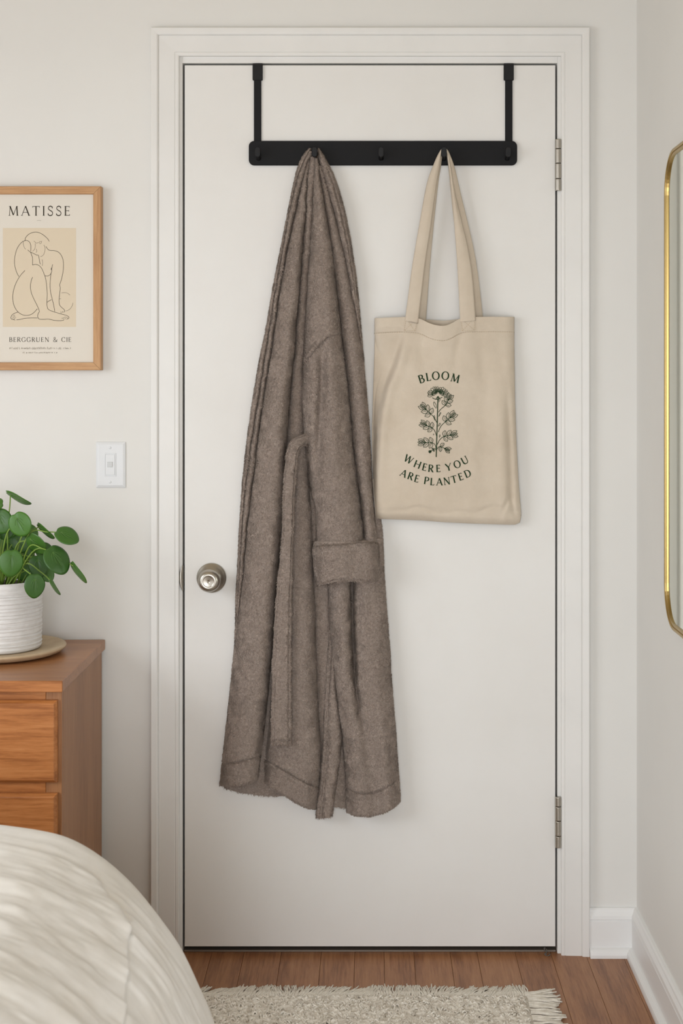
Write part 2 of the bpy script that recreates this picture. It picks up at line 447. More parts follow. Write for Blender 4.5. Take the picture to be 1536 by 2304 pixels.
base('baseboard_right', [lambda a, b: (XR - a, -a, b), lambda a, b: (XR - a, YB, b)], [lambda a, b: (XR - .014 - a, -.014 - a, b), lambda a, b: (XR - .014 - a, YB, b)], 'long white baseboard running along the right wall')
base('baseboard_left', [lambda a, b: (XL, -a, b), lambda a, b: (CO0, -a, b)], [lambda a, b: (XL, -.014 - a, b), lambda a, b: (CO0, -.014 - a, b)], 'white baseboard behind the dresser')

# ------------------------------------------------------------------ door
DX0, DX1 = W(415, 0, 0)[0], W(1249.2, 0, 0)[0]
DZ0, DZ1 = W(0, 2130, 0)[2], W(0, 146.5, 0)[2]
door = tag(box('door_1', DX0, DX1, 0, .040, DZ0, DZ1, M_door, None, .0016, 2), 'flat off-white door with brushed nickel knob and hinges', 'door', 'structure')
kx, _, kz = W(475.8, 1300, .0)
prof = [(.034, 0), (.0345, .002), (.0338, .0042), (.0325, .0055), (.031, .0062), (.026, .011), (.0205, .0165), (.0150, .019), (.0135, .020), (.0135, .030)]
v, f = lathe(prof, 64, 'y', (kx, 0, kz))
knob = mesh('door_knob', *lathe([(.0125, .018), (.0125, .028), (.015, .031), (.021, .034), (.0243, .040), (.0256, .047), (.0252, .054), (.0228, .0605), (.0185, .0645), (.0125, .0662), (.0122, .0658), (.011, .0655), (.004, .0648), (.0015, .0640), (.0008, .0630), (0, .0630)], 64, 'y', (kx, 0, kz)), M_nickel, door, True)
mesh('rosette', v, f, M_nickel, knob, True)
hx = W(1255, 0, .006)[0]
for r0, r1 in ((313, 430), (1792, 1907)):
    z1, z0 = W(0, r0, .006)[2], W(0, r1, .006)[2]
    hg = box('hinge', hx - .0035, hx - .0015, -.006, .032, z0 + .002, z1 - .002, M_nickel, door, .0004, 1)
    cuts = [0, .19, .47, .765, 1.0]
    for i in range(4):
        a = z1 - cuts[i] * (z1 - z0); b = z1 - cuts[i + 1] * (z1 - z0)
        r = .0069
        pr = [(0, b + .0006), (r * .55, b + .0006), (r * .9, b + .0007), (r, b + .0013), (r, b + .0022), (r, a - .0022), (r, a - .0013), (r * .9, a - .0007), (r * .5, a - .0006), (0, a - .0006)]
        mesh('knuckle', *lathe(pr, 32, 'z', (hx, -.0072, 0)), M_nickel, hg, True)
# strike plate lip curling out of the jamb
z0, z1 = W(0, 1329, .004)[2], W(0, 1272, .004)[2]
pts = []
vs, fs = [], []
n = 20
for i in range(n + 1):
    t = i / n; z = z0 + (z1 - z0) * t
    bow = .0072 * math.sin(math.pi * t) ** .7
    for (a, d_) in ((0, -.001), (-bow * .5, .003), (-bow, .0046), (-bow * 1.02, .0058), (-bow * .45, .0055), (.0012, .003), (.0016, -.001)):
        vs.append((JX0 + .0003 + a, -d_, z))
for i in range(n):
    for j in range(6):
        fs.append([i * 7 + j, i * 7 + j + 1, (i + 1) * 7 + j + 1, (i + 1) * 7 + j])
mesh('strike_plate', vs, fs, M_nickel, jamb, True)
# bent wire clip dangling under the door's hinge-side corner
wx, wy, wz = W(1229, 2132, .004)
t = thing('wire_clip', (wx, -.006, 0), 'small dark bent wire clip under the bottom corner of the door', 'clip')
a = [W(1226, 2131, .004), W(1224, 2138, .006), W(1229, 2142, .008), W(1225, 2147, .010), W(1231, 2151, .012), W(1238, 2147, .012)]
mesh('wire', *tube(crom(a, 5), .0011, 6), mat('dull_wire', albedo(.12, .11, .10), 0.4, 0.8), t, True)
a = [W(1222, 2133, .006), W(1230, 2137, .006), W(1228, 2149, .012), W(1235, 2152, .012)]
mesh('wire_loop', *tube(crom(a, 5), .0009, 6), bpy.data.materials['dull_wire'], t, True)

# ------------------------------------------------------------------ over-door hook rack
rx0, _, rz1 = W(559.5, 317, .008); rx1, _, rz0 = W(1163, 372, .008)
rack = thing('hook_rack', ((rx0 + rx1) / 2, 0, rz0), 'matte black over-the-door rack with five short peg hooks', 'hook rack')
def rrect(x0, x1, z0, z1, r, n=8):
    o = []
    for cx, cz, a0 in ((x1 - r, z1 - r, 0), (x0 + r, z1 - r, 90), (x0 + r, z0 + r, 180), (x1 - r, z0 + r, 270)):
        for i in range(n + 1):
            a = math.radians(a0 + 90 * i / n); o.append((cx + r * math.cos(a), cz + r * math.sin(a)))
    return o
def plate(name, outline, y0, y1, m, parent, ch=0.0006, smooth=False):
    """outline in xz, from y0 (back) to y1 (front, smaller y) with a chamfer"""
    n = len(outline); cx = sum(p[0] for p in outline) / n; cz = sum(p[1] for p in outline) / n
    ext = max(abs(p[0] - cx) for p in outline); exz = max(abs(p[1] - cz) for p in outline)
    vs = [(x, y0, z) for x, z in outline] + [(x, y1 + ch, z) for x, z in outline] + [(cx + (x - cx) * (1 - ch / ext), y1, cz + (z - cz) * (1 - ch / exz)) for x, z in outline]
    fs = [list(range(n))[::-1], [2 * n + i for i in range(n)]]
    for j in range(2):
        for i in range(n):
            k = (i + 1) % n; fs.append([j * n + i, j * n + k, (j + 1) * n + k, (j + 1) * n + i])
    return fix(mesh(name, vs, fs, m, parent, smooth))
plate('rail', rrect(rx0, rx1, rz0, rz1, .0125), -.0045, -.0085, M_black, rack)
for a, b, c, d_ in ((571, 587.5, 568, 590.5), (1136, 1152.5, 1133, 1155.5)):
    x0, x1 = W(a, 0, .004)[0], W(b, 0, .004)[0]
    zt = DZ1 + .0020
    bm = bmesh.new()
    bm_box(bm, x0, x1, -.0044, -.0012, rz1 - .03, zt, .0006, 1)
    bm_box(bm, x0, x1, -.0044, .0425, DZ1 + .0004, zt, .0003, 1)
    bm_box(bm, x0, x1, .0404, .0425, DZ1 - .04, zt, .0003, 1)
    from_bm('strap', bm, M_black, rack)
    x0, x1 = W(c, 0, .006)[0], W(d_, 0, .006)[0]
    plate('strap_cap', rrect(x0, x1, W(0, 180.5, .006)[2], zt + .0005, .002, 4), -.0010, -.0062, M_black2, rack)
for cpx in (579, 707, 857, 998.5, 1143):
    cd_ = .046 if cpx in (707, 998.5) else .034
    bx, _, bz = W(cpx if cpx not in (579, 1143) else (581.5 if cpx == 579 else 1140.5), 357, .008)
    tx, ty, tz = W(cpx, 342, cd_)
    hk = mesh('hook', *tube([(bx, -.008, bz), (bx + (tx - bx) * .5, -.008 - (cd_ - .012) * .5, bz + (tz - bz) * .55), (tx, -cd_ + .004, tz - .003)], [.0058, .0056, .0058], 20), M_black2, rack, True)
    ow, oh = .0064, .0112
    ol = []
    for i in range(32):
        a = 2 * math.pi * i / 32
        ol.append((tx + ow * math.cos(a), tz + (oh - ow) * (1 if math.sin(a) > 0 else -1) * min(1, abs(math.sin(a)) * 3) + ow * math.sin(a)))
    plate('hook_cap', ol, -cd_ + .0065, -cd_, M_black2, hk, .0010, False)

# ------------------------------------------------------------------ light switch
sx0, _, sz1 = W(215.5, 994.5, .006); sx1, _, sz0 = W(281.5, 1097.5, .006)
sw = thing('light_switch', ((sx0 + sx1) / 2, 0, sz0), 'white wall switch plate with a small square button beside the door casing', 'light switch')
def bevel_plate(name, x0, x1, z0, z1, steps, m, parent):
    """steps: (inset, depth)"""
    vs, fs = [], []
    for ins, dp in steps:
        vs += [(x0 + ins, -dp, z0 + ins), (x1 - ins, -dp, z0 + ins), (x1 - ins, -dp, z1 - ins), (x0 + ins, -dp, z1 - ins)]
    for j in range(len(steps) - 1):
        for i in range(4):
            k = (i + 1) % 4; fs.append([j * 4 + i, j * 4 + k, (j + 1) * 4 + k, (j + 1) * 4 + i])
    fs.append([(len(steps) - 1) * 4 + i for i in range(4)]); fs.append([3, 2, 1, 0])
    return fix(mesh(name, vs, fs, m, parent))
bevel_plate('plate', sx0, sx1, sz0, sz1, [(0, 0), (0, .0025), (.0006, .0034), (.0052, .0056), (.0062, .0058)], M_white, sw)
fx0, _, fz1 = W(235, 1019.5, .007); fx1, _, fz0 = W(260.5, 1072, .007)
bevel_plate('rocker_frame', fx0, fx1, fz0, fz1, [(0, .005), (0, .0068), (.0004, .0072), (.0016, .0072), (.0018, .0062)], M_white, sw)
rk = bevel_plate('rocker', fx0 + .0026, fx1 - .0026, fz0 + .0035, fz1 - .003, [(0, .005), (0, .0074), (.0005, .0078)], M_white, sw)
bx0, _, bz1 = W(241.5, 1039, .008); bx1, _, bz0 = W(253, 1051, .008)
bevel_plate('button', bx0, bx1, bz0, bz1, [(0, .007), (0, .0092), (.0006, .0098)], M_white2, rk)
for r in (1007.5, 1084.5):
    x, _, z = W(247.7, r, .006)
    sc_ = mesh('screw', *lathe([(.0031, .0050), (.0031, .0063), (.0024, .0068), (0, .0069)], 20, 'y', (x, 0, z)), M_white, sw, True)
    box('screw_slot', x - .0004, x + .0004, -.00715, -.0066, z - .0017, z + .0017, M_white2, sc_)

# ------------------------------------------------------------------ strokes, lettering
def stroke_mesh(strokes, place):
    """strokes: list of (pts, width or widths) in plane units; place(px,row arrays)->xyz; rows grow downwards"""
    vs, fs = [], []
    for pts, w in strokes:
        p = np.array(pts, float); n = len(p)
        if n < 2: continue
        t = np.zeros_like(p); t[1:-1] = p[2:] - p[:-2]; t[0] = p[1] - p[0]; t[-1] = p[-1] - p[-2]
        l = np.linalg.norm(t, axis=1, keepdims=True); l[l == 0] = 1; t /= l
        nn = np.stack([-t[:, 1], t[:, 0]], 1)
        ww = np.broadcast_to(np.asarray(w, float), (n,))[:, None] / 2
        a = p + nn * ww; b = p - nn * ww
        q = np.concatenate([a, b]); x = place(q[:, 0], q[:, 1])
        o = len(vs); vs += list(x)
        for i in range(n - 1): fs.append([o + i, o + i + 1, o + n + i + 1, o + n + i])
    return vs, fs
T_, t_ = .125, .055
def _c(*p): return crom(list(p), 7)
def ell(cx, cy, rx, ry, n=36, wt=T_, wn=t_):
    a = np.linspace(0, 2 * np.pi, n + 1)
    return ([(cx + rx * math.cos(k), cy + ry * math.sin(k)) for k in a], [wn + (wt - wn) * abs(math.cos(k)) ** 1.5 for k in a])
def vary(pts, wn=t_, wt=T_):
    p = np.array(pts); t = np.gradient(p, axis=0); a = np.abs(t[:, 1]) / (np.hypot(t[:, 0], t[:, 1]) + 1e-9)
    return (pts, list(wn + (wt - wn) * a ** 1.5))
sf = lambda x, y, h=.11: ([(x - h, y), (x + h, y)], .04)
stem = lambda x: [([(x, 0), (x, 1)], T_), sf(x, .02), sf(x, .98)]
GL = {
 'A': (.90, [([(.07, 0), (.45, 1)], t_), ([(.45, 1), (.83, 0)], T_), ([(.2, .34), (.70, .34)], t_), sf(.07, .02), sf(.83, .02)]),
 'B': (.72, stem(.14) + [vary(_c((.14, .98), (.36, .98), (.54, .88), (.54, .66), (.38, .54), (.14, .53))), vary(_c((.14, .53), (.42, .53), (.62, .40), (.62, .16), (.42, .02), (.14, .02)))]),
 'C': (.88, [vary(_c((.80, .78), (.66, .95), (.47, .99), (.2, .86), (.08, .5), (.2, .14), (.47, .01), (.67, .05), (.82, .2))), ([(.80, .72), (.80, .95)], .04)]),
 'D': (.88, stem(.14) + [vary(_c((.14, .98), (.42, .98), (.68, .84), (.79, .5), (.68, .16), (.42, .02), (.14, .02)))]),
 'E': (.64, stem(.14) + [([(.14, .97), (.54, .97)], t_), ([(.14, .52), (.47, .52)], t_), ([(.14, .03), (.57, .03)], t_), ([(.54, 1), (.54, .83)], .04), ([(.47, .6), (.47, .43)], .04), ([(.57, 0), (.57, .17)], .04)]),
 'G': (.92, [vary(_c((.80, .78), (.66, .95), (.47, .99), (.2, .86), (.08, .5), (.2, .14), (.47, .01), (.67, .04), (.80, .12))), ([(.80, .08), (.80, .42)], T_), sf(.80, .42), ([(.80, .72), (.80, .95)], .04)]),
 'H': (.94, stem(.14) + stem(.80) + [([(.14, .52), (.80, .52)], t_)]),
 'I': (.30, stem(.15)),
 'L': (.62, stem(.14) + [([(.14, .03), (.56, .03)], t_), ([(.56, 0), (.56, .2)], .04)]),
 'M': (1.10, [([(.13, 0), (.19, 1)], t_), ([(.19, 1), (.54, .06)], T_), ([(.54, .06), (.89, 1)], t_), ([(.89, 1), (.96, 0)], T_), sf(.13, .02), sf(.96, .02), sf(.14, .98, .07), sf(.93, .98, .07)]),
 'N': (.96, [([(.14, 0), (.14, 1)], t_), ([(.14, 1), (.80, 0)], T_), ([(.80, 0), (.80, 1)], t_), sf(.14, .02), sf(.80, .98), sf(.08, .98, .07)]),
 'O': (.98, [ell(.49, .5, .41, .5)]),
 'P': (.66, stem(.14) + [vary(_c((.14, .98), (.38, .98), (.58, .86), (.58, .60), (.38, .47), (.14, .47)))]),
 'R': (.76, stem(.14) + [vary(_c((.14, .98), (.38, .98), (.57, .87), (.57, .63), (.38, .51), (.14, .51))), ([(.34, .51), (.70, .02)], T_), sf(.72, .02, .07)]),
 'S': (.62, [vary(_c((.52, .80), (.44, .94), (.29, .99), (.13, .90), (.10, .72), (.24, .57), (.44, .45), (.54, .28), (.47, .07), (.28, .01), (.14, .06), (.06, .22)), T_ * .9, t_ * 1.3), ([(.52, .74), (.52, .96)], .04), ([(.06, .04), (.06, .26)], .04)]),
 'T': (.80, [([(.04, .97), (.76, .97)], t_), ([(.40, 0), (.40, .97)], T_), sf(.40, .02), ([(.04, 1), (.04, .82)], .04), ([(.76, 1), (.76, .82)], .04)]),
 'U': (.92, [(_c((.14, 1), (.14, .6), (.15, .25), (.27, .05), (.46, .01), (.66, .05), (.77, .25), (.78, .6), (.78, 1)), [T_] * 24 + [t_ * 1.3] * 33), sf(.14, .98), sf(.78, .98)]),
 'W': (1.20, [([(.06, 1), (.34, 0)], T_), ([(.34, 0), (.60, 1)], t_), ([(.60, 1), (.87, 0)], T_), ([(.87, 0), (1.14, 1)], t_), sf(.06, .98, .08), sf(.60, .98, .07), sf(1.14, .98, .08)]),
 'Y': (.86, [([(.06, 1), (.43, .45)], T_), ([(.80, 1), (.43, .45)], t_), ([(.43, .45), (.43, 0)], T_), sf(.06, .98, .08), sf(.80, .98, .08), sf(.43, .02)]),
 '&': (1.0, [(_c((.90, .48), (.78, .2), (.55, .03), (.30, .01), (.11, .14), (.14, .36), (.40, .55), (.54, .74), (.48, .94), (.34, .99), (.22, .86), (.30, .62), (.58, .26), (.92, .02)), .085), sf(.90, .48, .08)]),
}
def glyph(ch, cx, cy, h, ang=0.0, weight=1.0, wide=1.0):
    """strokes of a letter centred at cx,cy (rows down), height h, rotated by ang clockwise on the page"""
    w, st = GL[ch]; c, s_ = math.cos(ang), math.sin(ang); out = []
    for pts, wd_ in st:
        q = []
        for x, y in pts:
            u = (x - w / 2) * h * wide; v = -(y - .5) * h
            q.append((cx + u * c - v * s_, cy + u * s_ + v * c))
        out.append((q, np.asarray(wd_) * h * weight))
    return out
def line_text(txt, x0, x1, cy, h, weight=1.0):
    adv = [GL[c][0] if c != ' ' else .45 for c in txt]
    total = sum(adv) * h; gap = ((x1 - x0) - total) / (len(txt) - 1)
    x = x0; out = []
    for c, a in zip(txt, adv):
        if c != ' ': out += glyph(c, x + a * h / 2, cy, h, 0, weight)
        x += a * h + gap
    return out

# ------------------------------------------------------------------ framed poster
fd = .026
X1, _, Z1 = W(227, 419, fd); Z0 = W(0, 833, fd)[2]; X0 = W(-56, 0, fd)[0]
ix1, _, iz1 = W(209.5, 436.5, fd); iz0 = W(0, 815, fd)[2]; fw = X1 - ix1
pic = thing('framed_poster', ((X0 + X1) / 2, 0, Z0), 'exhibition poster with a line-drawn seated figure in a pale oak frame', 'picture')
def rail(p0, p1, inward, m):
    # mitred bar, p0->p1 outer edge, inward unit vector
    p0 = Vector(p0); p1 = Vector(p1); iw = Vector(inward); al = (p1 - p0).normalized()
    pr = [(0, 0.002), (0, fd - .001), (.001, fd), (fw - .001, fd), (fw, fd - .001), (fw, .002)]
    fr = [lambda a, b: p0 + iw * a + al * a + Vector((0, -b, 0)), lambda a, b: p1 + iw * a - al * a + Vector((0, -b, 0))]
    v, f = extrude_path(pr, fr); fix(mesh('frame_rail', v, f, m, pic))
e = .0003
rail((X0 + e, 0, Z1), (X1 - e, 0, Z1), (0, 0, -1), M_oakframe)
rail((X0 + e, 0, Z0), (X1 - e, 0, Z0), (0, 0, 1), M_oakframe)
rail((X1, 0, Z0 + e), (X1, 0, Z1 - e), (-1, 0, 0), M_oakframe_v)
rail((X0, 0, Z0 + e), (X0, 0, Z1 - e), (1, 0, 0), M_oakframe_v)
pd = .018
pp = box('print', X0 + .008, X1 - .008, -pd, -.003, Z0 + .008, Z1 - .008, M_paper, pic)
ax0, _, az1 = W(6.5, 513, pd); ax1, _, az0 = W(171, 735.5, pd)
box('tinted_panel', ax0, ax1, -pd - .0002, -pd + .0005, az0, az1, M_paper2, pp)
onp = lambda x, r: Wn(x, r, pd + .0004)
v, f = stroke_mesh(line_text('MATISSE', 18.5, 158, 474.5, 21.5, .95), onp); mesh('poster_title', v, f, M_ink, pp)
v, f = stroke_mesh(line_text('BERGGRUEN & CIE', 20.5, 160.5, 764, 10.2, 1.0), onp); mesh('poster_caption', v, f, M_ink, pp)
small = []
for x0, x1, r, h in ((21.5, 158.5, 783.2, 4.6), (51, 128, 793.3, 3.0)):
    x = x0
    while x < x1:
        if random.random() < .14: x += 2.0; continue
        hh = h * random.uniform(.55, 1.0)
        small.append(([(x, r + h / 2), (x + random.uniform(-.4, .4), r + h / 2 - hh)], .55))
        if random.random() < .6:
            yy = r + h / 2 - hh * random.choice((0, .5, 1)); small.append(([(x - .2, yy), (x + 1.5, yy)], .45))
        x += random.uniform(1.5, 2.3)
small += [([(83, 496.3), (87, 495.6), (92.5, 496.2)], .5)]
v, f = stroke_mesh(small, onp); sp = mesh('poster_small_print', v, f, mat('poster_faint_ink', srgb(128, 116, 100), .8), pp); sp['kind'] = 'stuff'
DRAW = [
 [(205,520),(210,495),(230,470),(260,453),(295,447),(330,455),(362,475),(390,500),(405,523)],
 [(190,525),(205,517),(225,517),(243,530),(252,552),(253,580),(252,605)],
 [(192,525),(192,545),(198,570),(210,588)],
 [(190,522),(165,545),(140,585),(125,635),(119,690),(124,735),(138,780),(155,813)],
 [(278,520),(290,530),(300,538),(318,532)],[(290,540),(290,565),(283,590),(268,605)],[(298,585),(302,605),(295,615)],
 [(322,540),(326,526),(340,524),(345,520)],[(326,544),(338,538),(342,526)],
 [(362,553),(370,575),(368,605),(360,630),(345,645),(332,648)],
 [(228,594),(248,610),(275,622),(300,635),(315,637),(320,655),(326,690),(332,712)],
 [(250,610),(262,640),(267,665),(267,718)],[(345,672),(352,695),(348,725)],
 [(378,565),(395,590),(415,598),(450,600),(485,615),(510,650),(522,700),(520,760),(507,830),(490,880)],
 [(490,880),(495,910),(490,960),(486,1010),(490,1045),(505,1065),(525,1082),(534,1098)],
 [(267,718),(290,713),(318,720),(342,745),(360,785),(375,830),(385,900),(388,960),(386,1030),(388,1060),(395,1080),(420,1095),(460,1108),(500,1120),(545,1132),(565,1145),(563,1158),(550,1163)],
 [(434,713),(428,735),(425,750),(424,775),(412,797),(392,808),(370,806)],[(424,740),(421,752),(425,762)],
 [(420,785),(414,840),(412,900),(420,960),(435,1020),(445,1065),(450,1100)],[(386,1026),(400,1015),(424,1003)],
 [(205,763),(175,795),(145,840),(122,890),(107,950),(105,1000),(115,1050),(140,1095),(175,1123),(215,1133),(255,1125),(285,1103),(307,1078)],
 [(267,818),(255,855),(250,895),(256,940),(275,990),(300,1040),(318,1080),(323,1102),(315,1115),(310,1135),(313,1152),(325,1163),(360,1165),(400,1163),(440,1172),(490,1176),(525,1172)],
 [(148,1105),(120,1115),(98,1130),(90,1150),(95,1163),(115,1168),(125,1172)],[(307,1153),(250,1153),(200,1158),(160,1166),(135,1170)],
 [(104,1142),(112,1134),(124,1132)],[(100,1158),(112,1148),(125,1140)],[(112,1166),(122,1155),(132,1150)],
 [(505,1155),(520,1160),(530,1170)],[(515,1150),(535,1155),(545,1166)],[(530,1145),(548,1148),(558,1158)],
 [(500,1100),(502,1108),(502,1116)],[(512,1112),(514,1100),(520,1108)],[(525,1108),(529,1099),(532,1106)],
 [(505,948),(530,945),(555,950),(577,966)],[(599,1030),(595,1050),(580,1075),(560,1090),(542,1096)],[(488,998),(495,997),(502,996)]]
st = []
for k, pl in enumerate(DRAW):
    q = [(x * .2734, 400 + y * .2734) for x, y in crom(pl, 5)]
    thin = k in (2, 4, 5, 6, 7, 8, 9, 12) or k > 23
    st.append((q, .6 if thin else .95))
v, f = stroke_mesh(st, onp); mesh('line_drawing', v, f, M_ink, pp)

# ------------------------------------------------------------------ mirror on the right wall
my0, my1, mz0, mz1 = -.356, -.93, .822, 1.782
mir = thing('wall_mirror', (XR, (my0 + my1) / 2, mz0), 'tall rounded mirror in a thin brass frame on the right wall', 'mirror')
ol = rrect(my1, my0, mz0, mz1, .085, 14)       # (y,z)
def inset(ol, d_):
    cx, cz = (my0 + my1) / 2, (mz0 + mz1) / 2; o = []
    n = len(ol)
    for i in range(n):
        t = Vector(ol[(i + 1) % n]) - Vector(ol[i - 1]); t.normalize(); nrm = Vector((-t.y, t.x)); o.append((ol[i][0] + nrm.x * d_, ol[i][1] + nrm.y * d_))
    return o
prof = [(0, .001), (0, .0105), (.0015, .0125), (.0050, .0130), (.0066, .0118), (.0072, .0098), (.0082, .0098), (.0090, .0108), (.0120, .0108), (.0132, .0096), (.0132, .001)]
vs, fs = [], []
n = len(ol)
for a, b in prof:
    vs += [(XR - b, y, z) for y, z in inset(ol, a)]
for j in range(len(prof)):
    j2 = (j + 1) % len(prof)
    for i in range(n):
        k = (i + 1) % n; fs.append([j * n + i, j * n + k, j2 * n + k, j2 * n + i])
fix(mesh('frame', vs, fs, M_brass, mir))
g = inset(ol, .0125)
vs = [(XR - .002, y, z) for y, z in g] + [(XR - .0075, y, z) for y, z in g]
fs = [list(range(n)), [n + i for i in range(n)][::-1]] + [[i, (i + 1) % n, n + (i + 1) % n, n + i] for i in range(n)]
fix(mesh('glass', vs, fs, M_mirror, mir))

# ------------------------------------------------------------------ dresser
TZ = W(0, 1438, 0)[2]; tx1 = W(237.6, 0, 0)[0]; tfy = -.447; tx0 = -1.46
dr = thing('dresser', ((tx0 + tx1) / 2, -.22, 0), 'honey oak dresser beside the door casing, under the potted plant', 'dresser')
box('top', tx0, tx1, tfy, -.006, TZ - .0225, TZ, M_dw_top, dr, .0016, 2)
box('top_edge', tx0 + .0005, tx1 - .0004, tfy - .0012, tfy + .003, TZ - .0222, TZ - .0006, M_dw_x, dr, .0008, 1)
bx1_, bx0_, bfy = tx1 - .0055, tx0 + .0055, -.428
bt = TZ - .0226
box('side_panel', bx1_ - .018, bx1_, bfy + .0165, -.018, .0, bt, M_dw_z, dr, .0006, 1)
box('side_panel', bx0_, bx0_ + .018, bfy + .0165, -.018, .0, bt, M_dw_z, dr, .0006, 1)
box('back_panel', bx0_ + .018, bx1_ - .018, -.024, -.018, .03, bt, M_dw_z, dr)
box('stile', bx1_ - .032, bx1_, bfy, bfy + .016, .0, bt, M_dw_z, dr, .0012, 1)
box('stile', bx0_, bx0_ + .032, bfy, bfy + .016, .0, bt, M_dw_z, dr, .0012, 1)
def zrow(r): return ZC - (r - VY) / S(.442)
dz = []
z = zrow(1577); dh = zrow(1577) - zrow(1762); gp = zrow(1762) - zrow(1787)
for i in range(3):
    dz.append((z - dh, z)); z -= dh + gp
rails = [(dz[0][1] - .01, bt), (dz[1][1] - .01, dz[0][0] + .01), (dz[2][1] - .01, dz[1][0] + .01), (.05, dz[2][0] + .01)]
for a, b in rails:
    box('front_rail', bx0_ + .0325, bx1_ - .0325, bfy + .001, bfy + .016, a, b, M_dw_x, dr, .0006, 1)
ddx1 = (127.5 - VX) / S(.442)
for a, b in dz:
    st_ = [(0, -bfy + .0005), (0, -bfy + .009), (.0012, -bfy + .0105), (.0052, -bfy + .0150), (.0066, -bfy + .0156)]
    vs, fs = [], []
    x0, x1 = bx0_ + .012, ddx1 
    bevel_plate('drawer', x0, x1, a, b, st_, M_dw_x, dr)

# ------------------------------------------------------------------ saucer, pot, plant
pcx, pcy = (0 - VX) / S(.17), -.17
sau = thing('plant_saucer', (pcx, pcy, TZ), 'round beige stoneware saucer under the plant pot', 'saucer')
mesh('dish', *lathe([(0, .0008), (.105, .0008), (.118, .0015), (.132, .0055), (.1405, .0125), (.1418, .0155), (.1405, .0178), (.136, .0182), (.128, .0160), (.112, .0128), (0, .0120)], 72, 'z', (pcx, pcy, TZ)), M_saucer, sau, True)
PZ = TZ + .0124
pot = thing('plant_pot', (pcx, pcy, PZ), 'white ribbed ceramic pot on the beige saucer', 'pot')
prof = [(0, 0), (.080, 0), (.0865, .002), (.0885, .006)]
nr = 140
H = .150
for i in range(nr + 1):
    t = i / nr; z = .007 + (H - .010) * t
    rib = .0007 * math.sin(t * 2 * math.pi * 17 + 1.3 * math.sin(t * 9) + .9 * math.sin(t * 23)) + .0004 * math.sin(t * 2 * math.pi * 31 + 2 * math.sin(t * 13))
    fade = 1.0 if t < .86 else .3
    prof.append((.0885 + .0022 * t + rib * fade, z))
prof += [(.0906, H - .0015), (.0895, H), (.0868, H), (.0858, H - .002), (.0850, H - .02)]
v, f = lathe(prof[:], 96, 'z', (pcx, pcy, PZ))
f = [q for q in f if len(q) == 4] + [q for q in f if len(q) > 4 and max(q) < 96]
v = [(x + .0006 * math.sin(7 * math.atan2(y - pcy, x - pcx) + 160 * z), y, z + .0005 * math.sin(3 * math.atan2(y - pcy, x - pcx) + 300 * z)) if PZ + .01 < z < PZ + H - .01 else (x, y, z) for x, y, z in v]
mesh('wall', v, f, M_pot, pot, True)
mesh('soil', *lathe([(0, H - .012), (.05, H - .011), (.0852, H - .014), (.0852, H - .02)], 48, 'z', (pcx, pcy, PZ)), M_soil, pot, True)
plant = thing('pilea_plant', (pcx, pcy, PZ + H - .012), 'green plant with round coin-shaped leaves growing in the white pot', 'plant')
# leaves: centre px,row, length px, width px, angle deg (direction of the tip, clockwise from right), depth, face (1 front / -1 back seen), point
LV = [
 (39.5,1121, 64,23, 26,.205,-1,.2), (45,1179, 57,52, 60,.235,1,.15), (2,1172, 58,50, 70,.20,1,.15), (11,1192, 46,44, 80,.18,1,.15),
 (101,1195, 52,22, 41,.215,-1,.25), (150,1205, 57,32, 27,.24,1,.25), (81,1224, 56,42, 45,.225,-1,.2), (44,1222, 46,40, 60,.155,1,.2),
 (128,1259, 70,44, 57,.26,1,.3), (25,1266, 62,50, 92,.275,1,.35), (87,1273, 52,42, 80,.18,1,.3), (175,1287, 59,25, 54,.25,-1,.4),
 (78,1317, 55,42, 91,.285,1,.45), (120,1317, 49,20, 58,.235,-1,.45),
 (-32,1200, 60,46, 120,.21,1,.2), (-55,1255, 62,48, 130,.25,1,.3), (-20,1140, 60,34, 160,.19,-1,.2), (-70,1180, 56,34, 150,.15,1,.2), (-30,1290, 54,44, 100,.27,1,.4), (-95,1240, 58,34, 140,.2,1,.3),
 (60,1248, 40,34, 70,.12,1,.2), (12,1240, 40,38, 100,.13,1,.2), (66,1200, 44,38, 60,.11,1,.2), (30,1212, 48,42, 100,.10,1,.2), (100,1240, 44,34, 50,.13,1,.25), (50,1285, 42,38, 85,.16,1,.3), (105,1290, 40,30, 60,.15,1,.3), (-8,1222, 46,42, 110,.15,1,.2)]
LV2 = []
soilz = PZ + H - .012
